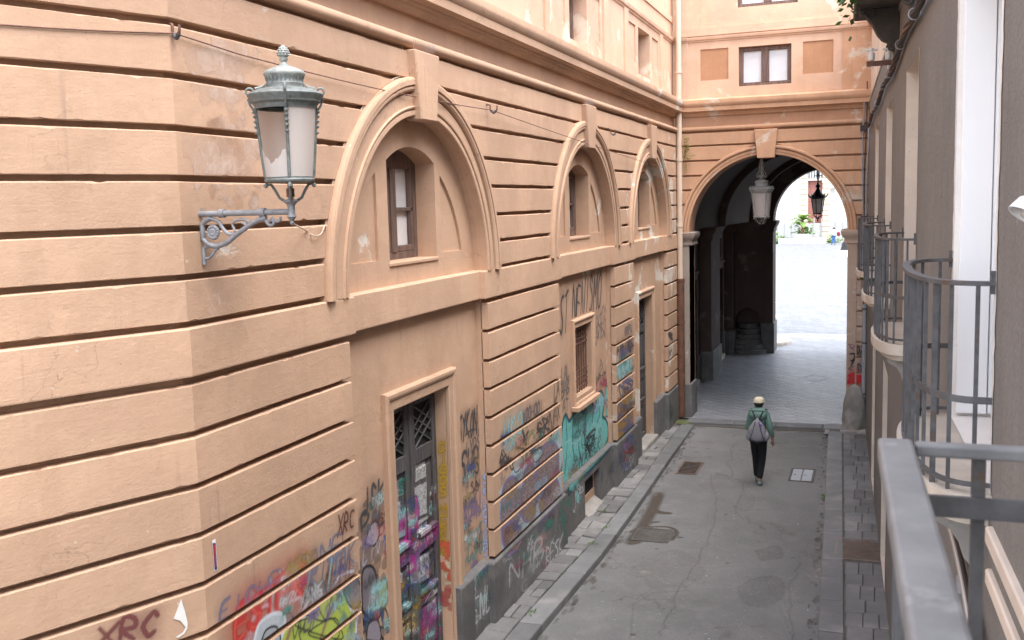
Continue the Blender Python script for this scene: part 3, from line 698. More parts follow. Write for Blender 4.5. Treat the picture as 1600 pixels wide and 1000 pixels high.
for i in range(5): MB().box(WX-BAY-.328, WX-BAY-.312, 16.0+i*.215, 16.0+i*.215+.17, 2.3, 3.38).build('shutter_slat', 'wood_door', w2)
gr = MB(); gx = WX-BAY-.05
for i in range(7):
    u = 15.98+(i+.5)*1.04/7; gr.box(gx-.009, gx+.009, u-.009, u+.009, 2.25, 3.42)
for z in (2.33, 2.62, 3.10, 3.36): gr.box(gx-.006, gx+.006, 15.98, 17.02, z-.012, z+.012)
gr_o = gr.build('window_grille', 'rust', w2)
for z in (2.47, 3.23, 2.38, 2.56):
    for i in range(8):
        u = 15.98+i*1.04/7; q = MB().tube([(gx, u+.055*math.cos(t), z+.055*math.sin(t)) for t in np.linspace(.3, 5.6, 10)], .0075, 5).build('scroll', 'rust', w2)
# torus, frieze, cornice (runs round the inner corner onto the archway wing)
XE1 = -0.02
def along(o=0.0): return [FST, CORNER, Vector((WX, YEND))]
TOR = [(-.01, 7.165)]+[(.085+.062*math.sin(t), 7.22-.055*math.cos(t)) for t in np.linspace(0, PI, 9)]+[(-.01, 7.28)]
COR = [(-.01, 7.53), (.07, 7.53), (.075, 7.555), (.10, 7.575), (.105, 7.60), (.14, 7.61), (.145, 7.63), (.255, 7.64), (.26, 7.735), (.27, 7.74), (.29, 7.77), (.31, 7.80), (.315, 7.83), (.31, 7.90), (.17, 7.935), (-.02, 7.96)]
MB().sweep(along(), TOR).build('torus_moulding', 'plaster', pal, smooth=50)
MB().sweep(along(), COR).build('cornice', 'plaster', pal, smooth=30)
MB().sweep(along(), [(.02, 7.935), (.10, 7.932), (.105, 7.99), (.07, 8.0), (.02, 7.985)]).build('gutter', 'cable_white', pal)
# upper storeys
UPZ = 13.0  # unseen top lowered so more skylight reaches the alley
out = [(5.84, 7.9), (YEND, 7.9), (YEND, UPZ), (5.84, UPZ)]; holes = []
UW = [(9.89, .55), (16.48, .53), (21.6, .58)]
for c, h in UW:
    holes.append(([(c-h, 8.17), (c+h, 8.17), (c+h, 9.13), (c-h, 9.13)], .30, False))
    holes.append(([(c-h, 10.05), (c+h, 10.05), (c+h, 12.0), (c-h, 12.0)], .25, False))
    for s_ in (-1, 1):
        a, e = sorted((c+s_*(h+.24), c+s_*(h+.90)))
        holes.append(([(a, 8.38), (e, 8.38), (e, 9.12), (a, 9.12)], .03, True))
mb = MB().plate(out, holes, fnL, .02)
mb.add([(FST.x, FST.y, 7.9), (CORNER.x-.02, CORNER.y, 7.9), (CORNER.x-.02, CORNER.y, UPZ), (FST.x, FST.y, UPZ)], [(0, 1, 2, 3)])
mb.add([(WX-.02, YEND, UPZ), (WX-.02, 5.84, UPZ), (FST.x, FST.y, UPZ), (-14, FST.y, UPZ), (-14, YEND, UPZ)], [(0, 1, 2, 3, 4)])
mb.add([(FST.x, FST.y, -.05), (-14, FST.y, -.05), (-14, FST.y, UPZ), (FST.x, FST.y, UPZ)], [(0, 1, 2, 3)])
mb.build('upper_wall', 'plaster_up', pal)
def upwin(parent, fn, c, h, z0, z1, dep):
    wn = MB().box(c-h-.02, c+h+.02, z0-.02, z1+.02, dep+.05, dep+.07, lambda a, b2, e: fn(a, b2, e)).build('window', 'pane_up', parent)
    def bar(nm, u0, u1, a, e, d0, d1): MB().box(u0, u1, a, e, d0, d1, lambda p, q, r: fn(p, q, r)).build(nm, 'wood_win', wn, bevel=0.006)
    for s_ in (-1, 1): bar('frame', *sorted((c+s_*h, c+s_*(h-.10))), z0, z1, dep-.01, dep+.06)
    bar('frame', c-h+.1, c+h-.1, z0, z0+.09, dep-.008, dep+.06); bar('frame', c-h+.1, c+h-.1, z1-.10, z1, dep-.008, dep+.06)
    bar('mullion', c-.09, c+.09, z0+.09, z1-.10, dep-.016, dep+.055)
for c, h in UW:
    upwin(pal, fnL, c, h, 8.17, 9.13, .27); upwin(pal, fnL, c, h, 10.05, 12.0, .22)
MLD = [(-.03, 9.30), (.02, 9.30), (.03, 9.33), (.06, 9.345), (.07, 9.38), (.075, 9.41), (-.03, 9.43)]
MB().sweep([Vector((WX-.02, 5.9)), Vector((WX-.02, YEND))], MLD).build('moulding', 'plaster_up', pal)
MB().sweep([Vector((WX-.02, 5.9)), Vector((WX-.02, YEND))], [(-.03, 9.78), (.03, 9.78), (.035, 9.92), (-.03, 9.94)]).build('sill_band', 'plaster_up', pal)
for c, h in UW:
    for s_ in (-1, 1):
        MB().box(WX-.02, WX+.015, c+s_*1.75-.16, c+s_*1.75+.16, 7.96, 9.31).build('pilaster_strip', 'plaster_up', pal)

# ================================================================ ARCHWAY WING
YW = 24.84
arc = thing('archway_wing', 'orange palazzo wing closing the alley with a tall round archway beneath windows', 'building', (-2.42, 25, 0))
fnE = lambda u, v_, d: (u, YW+d, v_)
AC, AH = -2.42, 1.86
XL, XR = WX-.02, 0.25
out = [(XL, -.05), (AC-AH, -.05)]+arcpts((AC, SPR), AH, PI, 0, 40)+[(AC+AH, -.05), (XR, -.05), (XR, 7.7), (XL, 7.7)]
mb = MB().plate(out, [], fnE)
ln = [(AC-AH, -.05)]+arcpts((AC, SPR), AH, PI, 0, 40)+[(AC+AH, -.05)]; n = len(ln)
mb.add([fnE(u, z, 0) for u, z in ln]+[fnE(u, z, .75) for u, z in ln], [(i, i+1, i+1+n, i+n) for i in range(n-1)])
mb.build('wall', 'plaster_end', arc)
prof = [(AH-.004, -0.005), (AH-.004, .10), (AH+.045, .108), (AH+.05, .085), (AH+.06, .085), (AH+.066, .106), (AH+.115, .106), (AH+.12, .082), (AH+.13, .082), (AH+.138, .123), (AH+.165, .14), (AH+.20, .138), (AH+.215, .11), (AH+.215, -0.005)]
n = 48; k = len(prof); vs = []
for i in range(n+1):
    a = PI-PI*i/n
    for r, o in prof: vs.append((AC+r*math.cos(a), YW-o, SPR+r*math.sin(a)))
MB().add(vs, [(i*k+j, (i+1)*k+j, (i+1)*k+(j+1) % k, i*k+(j+1) % k) for i in range(n) for j in range(k)]+[tuple(range(k)), tuple(range(n*k, n*k+k))]).build('archivolt', 'plaster_end', arc, smooth=14)
MB().add([(AC+u, YW-o, z) for o in (0, .23) for u, z in ((-.20, 6.46), (.20, 6.46), (.27, 7.14), (-.27, 7.14))], [(0, 1, 2, 3), (4, 5, 6, 7), (0, 1, 5, 4), (1, 2, 6, 5), (2, 3, 7, 6), (3, 0, 4, 7)]).build('keystone', 'plaster_end', arc, bevel=0.012)
for zb, zt in zip(GU[:-1], GU[1:]):
    r = AH+.22; zc = (zb+zt-GH)/2
    def half(z): return math.sqrt(max(0.0, r*r-(z-SPR)**2)) if z-SPR < r*.985 else .24
    top = zb-SPR > AH+.12
    hc = .23 if top else half(zc)
    fL = None if top else (lambda z: half(z)-hc)
    course([Vector((WX+.09, YW)), Vector((AC-hc, YW))], zb, zt-GH, 'plaster_end', arc, [None, fL], 0.15)
    course([Vector((AC+hc, YW)), Vector((XR, YW))], zb, zt-GH, 'plaster_end', arc, [fL, None], 0.15)
for zt, zb in zip(GL[:-1], GL[1:]): course([Vector((-.34, YW)), Vector((XR, YW))], zb, zt-GH, 'pier_tan', arc, None, 0.15)
# pilaster piers with imposts
for (a, e) in ((XL+.02, AC-AH), (AC+AH, -.35)):
    MB().box(a, e, YW-.06, YW+.7, .9, 4.42).build('pier', 'pier_stone' if a < -3 else 'pier_tan', arc)
    MB().box(a-.0, e+(.05 if a < -3 else 0.0), YW-.11, YW+.72, -.05, .93).build('pier_base', 'plinth' if a < -3 else 'concrete', arc, bevel=0.015)
    u0, u1 = (a, e) if a < -3 else (a, e+.06)
    capp = [(.06, 4.40), (.085, 4.41), (.09, 4.45), (.07, 4.46), (.075, 4.52), (.11, 4.56), (.135, 4.60), (.15, 4.66), (.15, 4.71), (.05, 4.735)]
    pth = [Vector((a+.001, YW)), Vector((e, YW)), Vector((e, YW+.72))] if a < -3 else [Vector((a, YW+.72)), Vector((a, YW)), Vector((e+.1, YW))]
    MB().sweep(pth, [(-.05, 4.40)]+capp+[(-.05, 4.735)]).build('impost', 'pier_stone' if a < -3 else 'pier_tan', arc, smooth=40)
e_path = [Vector((WX+.0, YW)), Vector((XR, YW))]
TORe = [(o*.8, z) for o, z in TOR]; CORe = [(o*.8, z) for o, z in COR]
MB().sweep(e_path, TORe).build('torus_moulding', 'plaster_end', arc, smooth=50)
MB().sweep(e_path, CORe).build('cornice', 'plaster_end', arc, smooth=30)
UPE = 13.2  # unseen top lowered here too, to open up the sky
out = [(XL, 7.9), (3.5, 7.9), (3.5, UPE), (XL, UPE)]
EW = (-2.47, .61)
holes = [([(EW[0]-EW[1], 8.19), (EW[0]+EW[1], 8.19), (EW[0]+EW[1], 9.11), (EW[0]-EW[1], 9.11)], .2, False),
         ([(-3.11, 10.03), (-1.72, 10.03), (-1.72, 12.2), (-3.11, 12.2)], .2, False)]
panels = [(-3.99, -3.32), (-1.60, -.92)]
for a, e in panels: holes.append(([(a, 8.38), (e, 8.38), (e, 9.12), (a, 9.12)], .03, False))
mb = MB().plate(out, holes, fnE, .02)
mb.add([(-14, YW+.02, UPE), (8, YW+.02, UPE), (8, 37, UPE), (-14, 37, UPE)], [(0, 1, 2, 3)])
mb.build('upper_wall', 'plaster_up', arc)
for i, (a, e) in enumerate(panels):
    MB().box(a, e, YW+.045, YW+.06, 8.38, 9.12).build('sunk_panel', 'panel_orange', arc)
upwin(arc, fnE, EW[0], EW[1], 8.19, 9.11, .13); upwin(arc, fnE, -2.415, .695, 10.03, 12.2, .13)
for a, e in ((-4.28, -.70),):
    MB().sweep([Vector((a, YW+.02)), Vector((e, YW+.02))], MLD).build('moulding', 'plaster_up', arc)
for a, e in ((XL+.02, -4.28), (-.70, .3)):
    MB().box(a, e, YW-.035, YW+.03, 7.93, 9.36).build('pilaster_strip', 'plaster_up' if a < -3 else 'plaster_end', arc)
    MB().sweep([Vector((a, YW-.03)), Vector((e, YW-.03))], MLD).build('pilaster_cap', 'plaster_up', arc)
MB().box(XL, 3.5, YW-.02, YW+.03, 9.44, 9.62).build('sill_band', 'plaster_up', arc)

# passage behind the arch: side walls, vault with ribs, far wall with its own arch
FY, FC, FH = 36.0, -1.50, 1.78
def cx(y): t = (y-25.5)/(FY-25.5); return AC+(FC-AC)*t
n = 24; vs = []; fs = []; ysv = [25.4, 27, 28.4, 30, 31.6, 33, 34.5, FY+.2]
for y in ysv:
    hw = 2.42
    for i in range(n+1):
        a = PI-PI*i/n; vs.append((cx(y)+hw*math.cos(a), y, 4.72+2.30*math.sin(a)))
for j in range(len(ysv)-1):
    for i in range(n): fs.append((j*(n+1)+i, j*(n+1)+i+1, (j+1)*(n+1)+i+1, (j+1)*(n+1)+i))
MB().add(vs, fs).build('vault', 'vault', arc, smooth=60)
for y in (26.6, 30.9, 35.4):
    vs = []; prof = [(2.44, -.22), (2.26, -.22), (2.26, .22), (2.44, .22)]
    for i in range(n+1):
        a = PI-PI*i/n
        for r, o in prof: vs.append((cx(y)+r*math.cos(a), y+o, 4.70+(r-.12)*math.sin(a)))
    MB().add(vs, [(i*4+j, (i+1)*4+j, (i+1)*4+(j+1) % 4, i*4+(j+1) % 4) for i in range(n) for j in range(4)]).build('vault_rib', 'plaster_in', arc, smooth=40)
PX = -4.88
fnP = lambda u, v_, d: (PX-d, u, v_)
dA, dB = (27.3, 29.3), (32.9, 34.7)
out = [(25.45, -.05)]+[q for a, e in (dA, dB) for q in ((a, -.05), (a, 3.2), (e, 3.2), (e, -.05))]+[(FY, -.05), (FY, 5.2), (25.45, 5.2)]
mb = MB().plate(out, [([(27.5, 3.55), (29.1, 3.55), (29.1, 4.2), (27.5, 4.2)], .05, True), ([(33.0, 3.55), (34.6, 3.55), (34.6, 4.2), (33.0, 4.2)], .05, True)], fnP)
for a, e in (dA, dB):
    l4 = [(a, -.05), (a, 3.2), (e, 3.2), (e, -.05)]; mb.add([fnP(u, z, 0) for u, z in l4]+[fnP(u, z, .45) for u, z in l4], [(i, i+1, i+5, i+4) for i in range(3)])
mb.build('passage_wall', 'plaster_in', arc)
for a, e in (dA, dB):
    dd = MB().box(PX-.46, PX-.40, a-.02, e+.02, .1, 3.25).build('door', 'wood_door', arc)
    for z0, z1 in ((.3, 1.3), (1.5, 2.9)):
        for s0, s1 in ((.1, .45), (.55, .9)): MB().box(PX-.40, PX-.375, a+(e-a)*s0, a+(e-a)*s1, z0, z1).build('panel', 'wood_door', dd)
    MB().box(PX-.4, PX+.10, a-.1, e+.1, .0, .22).build('doorstep', 'cream_stone', arc, bevel=.02)
    for q0, q1, z0, z1 in ((a-.17, a, .93, 3.37), (e, e+.17, .93, 3.37), (a, e, 3.2, 3.37)): MB().box(PX-.01, PX+.05, q0, q1, z0, z1).build('surround', 'plaster_in', arc)
    MB().box(PX-.01, PX+.09, a-.22, e+.22, 3.37, 3.45).build('door_hood', 'plaster_in', arc, bevel=.01)
for a, e, o in ((25.5, 26.3, .2), (30.1, 31.9, .34), (35.3, FY, .3)):
    MB().box(PX-.02, PX+o, a, e, .95, 4.3).build('pilaster', 'plaster_in', arc, bevel=.01)
    MB().box(PX-.02, PX+o+.05, a-.04, e+.04, -.03, .96).build('pilaster_base', 'plinth', arc, bevel=.015)
    MB().sweep([Vector((PX, a-.02)), Vector((PX, e+.02))], [(-.02, 4.3), (o+.03, 4.3), (o+.05, 4.36), (o+.05, 4.44), (o+.12, 4.55), (o+.15, 4.68), (-.02, 4.7)]).build('pilaster_cap', 'plaster_in', arc)
for a, e in ((26.3, 27.13), (29.47, 30.06), (31.94, 32.73), (34.87, 35.26)): MB().box(PX-.02, PX+.05, a, e, -.03, .93).build('plinth', 'plinth', arc)
MB().sweep([Vector((PX, 25.5)), Vector((PX, FY))], [(-.02, 4.5), (.05, 4.5), (.08, 4.6), (.10, 4.7), (-.02, 4.72)]).build('impost_band', 'plaster_in', arc)
# right-hand passage wall and outer shell
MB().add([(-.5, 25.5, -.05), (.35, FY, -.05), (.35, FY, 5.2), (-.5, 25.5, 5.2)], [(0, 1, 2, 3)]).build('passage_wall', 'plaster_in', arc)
sh = MB()
sh.add([(XR, YW+.1, -.05), (-.5, 25.5, -.05), (-.5, 25.5, 5.2), (XR, YW+.1, 5.2)], [(0, 1, 2, 3)])
fnF = lambda u, v_, d: (u, FY+d, v_)
niche = seg_arch(-4.15, .43, .12, 1.25, .40, 12)
out = [(-14, -.05), (FC-FH, -.05)]+arcpts((FC, SPR), FH, PI, 0, 36)+[(FC+FH, -.05), (8, -.05), (8, UPE), (-14, UPE)]
mb = MB().plate(out, [(niche, .6, True)], fnF); mb.plate(out, [], fnF, .9)
ln = [(FC-FH, -.05)]+arcpts((FC, SPR), FH, PI, 0, 36)+[(FC+FH, -.05)]; n = len(ln)
mb.add([fnF(u, z, 0) for u, z in ln]+[fnF(u, z, .9) for u, z in ln], [(i, i+1, i+1+n, i+n) for i in range(n-1)])
mb.add([(-14, YW, 5.2), (-14, FY+.9, 5.2), (-14, FY+.9, UPE), (-14, YW, UPE)], [(0, 1, 2, 3)])
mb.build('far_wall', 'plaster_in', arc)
MB().box(FC-FH-.36, FC-FH+.003, FY-.08, FY+.98, .93, 4.4).build('pier', 'plaster_in', arc)
MB().box(FC-FH-.40, FC-FH+.05, FY-.14, FY+1.02, -.03, 1.15).build('pier_base', 'plinth', arc, bevel=.015)
MB().sweep([Vector((FC-FH-.38, FY-.06)), Vector((FC-FH, FY-.06)), Vector((FC-FH, FY+.98))], [(-.05, 4.36), (.02, 4.36), (.04, 4.42), (.03, 4.46), (.10, 4.58), (.14, 4.66), (.14, 4.72), (-.05, 4.74)]).build('impost', 'plaster_in', arc)
for i in range(6):
    r = .78-i*.085
    MB().prism([(-4.12+r*1.0*math.cos(t), FY+.35-r*1.35*math.sin(t)) for t in np.linspace(0, PI, 16)], lambda u, v_, d: (u, v_, d), .05, .24+i*.175).build('step', 'plinth', arc, bevel=.012)
# ================================================================ RIGHT TOWNHOUSE
fnR = lambda u, v_, d: (RA+RB*u+d, u, v_)
th = thing('townhouse', 'grey-brown stucco townhouse with bowed iron balconies down the alley', 'building', (0.6, 5, 0))
BC = [0.75, 5.60, 10.30, 14.75, 19.30]; DH = .83
SLABZ, RAILZ = 4.18, 5.12
out = [(-9, -.05), (24.85, -.05), (24.85, 7.62), (-9, 7.62)]; holes = []  # wall prolonged unseen behind the camera to shade the palazzo's angled facet
for c in BC:
    holes.append(([(c-DH, SLABZ), (c+DH, SLABZ), (c+DH, 6.75), (c-DH, 6.75)], .42, False))
for c in BC[2:]: holes.append(([(c-.7, .12), (c+.7, .12), (c+.7, 3.1), (c-.7, 3.1)], .35, False))
MB().plate(out, holes, fnR).build('wall', 'grey_stucco', th)
def reveal(c, h, z0, z1, dep, mat='cream'):
    l4 = [(c-h, z0), (c-h, z1), (c+h, z1), (c+h, z0), (c-h, z0)]; e = .004
    l5 = [(c-h+e, z0+e), (c-h+e, z1-e), (c+h-e, z1-e), (c+h-e, z0+e), (c-h+e, z0+e)]
    MB().add([fnR(u, z, -.003) for u, z in l5]+[fnR(u, z, dep) for u, z in l5], [(i, i+1, i+6, i+5) for i in range(4)]).build('door_reveal', mat, th)
    # ragged plaster arris on the wall face
    for s_ in (-1, 1):
        mb = MB(); n = 46; vs = []
        for i in range(n+1):
            z = z0+(z1-z0)*i/n; wdt = .035+random.uniform(0, .028)
            vs += [fnR(c+s_*h-s_*.004, z, -.004), fnR(c+s_*h+s_*wdt, z, -.004)]
        mb.add(vs, [(2*i, 2*i+1, 2*i+3, 2*i+2) for i in range(n)]).build('plaster_arris', mat, th)
for c in BC:
    reveal(c, DH, SLABZ, 6.75, .42, 'cream_white' if c == BC[1] else 'cream')
    dd = MB().box(c-DH, c+DH, SLABZ, 6.75, .42, .46, lambda a, b2, e: fnR(a, b2, e)).build('balcony_door', 'wood_win', th)
    for s0, s1 in ((.06, .47), (.53, .94)):
        MB().box(c-DH+2*DH*s0, c-DH+2*DH*s1, 5.1, 6.6, .41, .43, lambda a, b2, e: fnR(a, b2, e)).build('pane', 'pane', dd)
for c in BC[2:]:
    reveal(c, .7, .12, 3.1, .35)
    MB().box(c-.7, c+.7, .12, 3.1, .35, .4, lambda a, b2, e: fnR(a, b2, e)).build('street_door', 'wood_door', th)
# folded-back white shutter leaf on the balcony next to ours
MB().box(BC[1]+DH-.055, BC[1]+DH-.006, 4.205, 6.70, .025, .19, lambda a, b2, e: fnR(a, b2, e)).build('shutter', 'white_shutter', th, bevel=.004)
MB().box(BC[1]+DH-.045, BC[1]+DH-.006, 4.205, 6.70, .196, .40, lambda a, b2, e: fnR(a, b2, e)).build('shutter', 'white_shutter', th, bevel=.004)
def bow(c, t, dep=.30, half=.86):
    sn = max(0.0, math.sin(t)); return c-half*math.copysign(abs(math.cos(t))**.8, math.cos(t)), dep*sn**.62
def balcony(c, mossy=False):
    def pt(t, z, dep=.30, half=.86): u, o = bow(c, t, dep, half); return Vector(fnR(u, z, -o))
    T = np.linspace(0, PI, 33)
    poly = [bow(c, t, .335, .90) for t in T]
    fp_ = lambda u, v_, d: fnR(u, d, -v_)
    slab = MB().prism([(u, o) for u, o in poly]+[(c+.90, -.06), (c-.90, -.06)], fp_, SLABZ-.10, SLABZ-.004).build('balcony', 'cream_stone', th, bevel=.018, bseg=2)
    MB().prism([bow(c, t, .27, .82) for t in T], fp_, SLABZ-.16, SLABZ-.101).build('under_moulding', 'moss' if mossy else 'cream_stone', slab, bevel=.012)
    for s_ in (-1, 1):
        pr = [(0, SLABZ-.16), (.22, SLABZ-.16), (.21, SLABZ-.20), (.14, SLABZ-.24), (.10, SLABZ-.30), (.08, SLABZ-.37), (.04, SLABZ-.42), (0, SLABZ-.44)]
        MB().prism(pr, lambda u, v_, d: fnR(c+s_*.6+d, v_, -u), -.06, .06).build('console', 'concrete', slab, bevel=.01)
    rail = [Vector(fnR(c-.86, RAILZ, 0.02))]+[pt(t, RAILZ) for t in T]+[Vector(fnR(c+.86, RAILZ, 0.02))]
    vs = []
    def flat(pts, w_, h_):
        vs = []; m = len(pts)
        for i, p in enumerate(pts):
            d = (pts[min(i+1, m-1)]-pts[max(i-1, 0)]).normalized(); n_ = Vector((d.y, -d.x, 0)).normalized()*w_/2
            vs += [p-n_-Vector((0, 0, h_)), p+n_-Vector((0, 0, h_)), p+n_, p-n_]
        fs = [(i*4+j, (i+1)*4+j, (i+1)*4+(j+1) % 4, i*4+(j+1) % 4) for i in range(m-1) for j in range(4)]+[(0, 1, 2, 3), tuple(range(4*m-4, 4*m))]
        return MB().add(vs, fs)
    flat(rail, .042, .020).build('handrail', 'rail', slab, smooth=40)
    flat([pt(t, SLABZ+.045) for t in T], .024, .018).build('bottom_rail', 'rail', slab, smooth=40)
    flat([pt(t, SLABZ+.43) for t in T[:]], .012, .030).build('middle_rail', 'rail', slab, smooth=40)
    arcl = 0; acc = [0]
    for a, b2 in zip(T[:-1], T[1:]): acc.append(acc[-1]+(pt(b2, 0)-pt(a, 0)).length)
    nb = 17
    for i in range(nb):
        t = float(np.interp((i+.6)/(nb+.2)*acc[-1], acc, T)); p = pt(t, 0); s_ = .0125 if i % 5 == 2 else .0088
        MB().box(p.x-s_, p.x+s_, p.y-s_, p.y+s_, SLABZ-.004, RAILZ-.012).build('baluster', 'rail', slab)
    for s_ in (-1, 1):
        MB().box(c+s_*.865-.007, c+s_*.865+.007, RAILZ-.055, RAILZ+.045, -.022, .02, lambda a, b2, e: fnR(a, b2, e)).build('wall_tie', 'rail', slab)
    return slab
for i, c in enumerate(BC[1:]): balcony(c, i == 3)
# the balcony the photograph was taken from: slab and square railing
ob = MB().box(-1.2, 1.72, SLABZ-.1, SLABZ, -.62, .05, lambda a, b2, e: fnR(a, b2, e)).build('balcony', 'cream_stone', th, bevel=.01)
fx = lambda y: 0.012+.031*(1.62-y)
MB().add([(fx(y)+dx, y, z) for y in (-1.2, 1.655) for dx, z in ((0, RAILZ-.035), (.052, RAILZ-.035), (.052, RAILZ), (0, RAILZ))], [(0, 1, 2, 3), (4, 5, 6, 7), (0, 1, 5, 4), (1, 2, 6, 5), (2, 3, 7, 6), (3, 0, 4, 7)]).build('handrail', 'rail_top', ob, bevel=.006, bseg=2)
MB().box(.066, .62, 1.625, 1.653, RAILZ-.022, RAILZ-.002).build('handrail', 'rail_top', ob, bevel=.004, bseg=2)
lowbar = MB().box(.05, .62, 1.634, 1.643, 5.003, 5.036).build('lower_rail', 'rail', ob)
MB().add([(.083+.006*math.cos(t), 1.6325, 5.021+.006*math.sin(t)) for t in np.linspace(0, 2*PI, 9)[:-1]], [tuple(range(8))]).build('rivet', 'cream', ob)
for x in (.158, .285, .41, .53): MB().box(x-.0095, x+.0095, 1.6445, 1.6635, SLABZ, RAILZ-.024).build('baluster', 'rail', ob)
MB().add([(fx(y)+dx, y, z) for y in (-1.2, 1.64) for dx, z in ((.022, 5.003), (.031, 5.003), (.031, 5.036), (.022, 5.036))], [(0, 1, 2, 3), (4, 5, 6, 7), (0, 1, 5, 4), (1, 2, 6, 5), (2, 3, 7, 6), (3, 0, 4, 7)]).build('lower_rail', 'rail', ob)
for i in range(12):
    y = 1.5-i*.11; MB().box(fx(y)+.018, fx(y)+.036, y-.009, y+.009, SLABZ, RAILZ-.036).build('baluster', 'rail', ob)
# string bands, upper storey, upper balcony with consoles
for z0, z1, o in ((3.985, 4.06, .03), (3.80, 3.87, .025)):
    MB().box(-3, 4.66, z0, z1, -o, .01, lambda a, b2, e: fnR(a, b2, e)).build('string_band', 'cream', th, bevel=.008)
MB().add([fnR(-9, 7.62, .03), fnR(24.8, 7.62, .03), fnR(24.8, 10.2, .03), fnR(-9, 10.2, .03), fnR(-9, 10.2, 9), fnR(24.8, 10.2, 9), fnR(-9, 7.62, 9), fnR(-9, -.05, 0), fnR(-9, -.05, 9), fnR(-9, 7.62, 0)], [(0, 1, 2, 3), (3, 2, 5, 4), (0, 3, 4, 6), (7, 9, 6, 8)]).build('upper_wall', 'cream', th)  # top cut low, out of view, to let more sky into the alley
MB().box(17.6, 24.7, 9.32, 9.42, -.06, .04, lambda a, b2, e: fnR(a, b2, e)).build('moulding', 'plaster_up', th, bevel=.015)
MB().box(-3, 24.8, 7.60, 7.66, -.012, .035, lambda a, b2, e: fnR(a, b2, e)).build('stucco_edge', 'concrete', th)
ub = MB().box(9.2, 13.5, 7.66, 7.80, -.50, .04, lambda a, b2, e: fnR(a, b2, e)).build('balcony', 'dark_stone', th, bevel=.02)
for y in (9.8, 12.75):
    pr = [(0, 7.66), (.44, 7.66), (.44, 7.60), (.36, 7.56), (.30, 7.48), (.24, 7.36), (.19, 7.30), (.13, 7.27), (.08, 7.18), (.03, 7.08), (0, 7.06)]
    MB().prism(pr, lambda u, v_, d: fnR(y+d, v_, -u), -.09, .09).build('console', 'dark_stone', ub, bevel=.012)
    for rr, oo, zz in ((.07, .33, 7.60), (.05, .09, 7.2)):
        MB().tube([fnR(y-.10, zz+rr*math.sin(t)*(1-t/14), -oo-rr*math.cos(t)*(1-t/14)) for t in np.linspace(0, 9, 22)], .012, 6).build('scroll', 'dark_stone', ub)
# ---- leaves
def leaves(mb, pts, size, rng_, droop=.3):
    for p in pts:
        a = rng_.uniform(0, 2*PI); el = rng_.uniform(-.9, .6); s_ = size*rng_.uniform(.6, 1.3)
        d = Vector((math.cos(a)*math.cos(el), math.sin(a)*math.cos(el), math.sin(el)-droop)).normalized(); u = d.cross(Vector((rng_.uniform(-1, 1), rng_.uniform(-1, 1), 1))).normalized()*s_*.32
        p = Vector(p); mb.add([p, p+d*s_*.5+u, p+d*s_, p+d*s_*.5-u], [(0, 1, 2, 3)])
    return mb
rl = random.Random(11)
tp = thing('trailing_plant', 'leafy green plant trailing over the edge of the high dark balcony', 'plant', tuple(fnR(12.2, 7.8, -.45)))
pts = []
for i in range(800):
    u = rl.uniform(10.2, 12.5); o = rl.gauss(.50, .06); z = 7.88-abs(rl.gauss(0, .16)) if o > .5 else 7.82+abs(rl.gauss(0, .12)); pts.append(fnR(u, z, -o))
leaves(MB(), pts, .085, rl).build('leaves', 'ivy', tp)
MB().box(10.1, 13.1, 7.8, 7.93, -.46, -.30, lambda a, b2, e: fnR(a, b2, e)).build('trough', 'concrete', tp, bevel=.01)

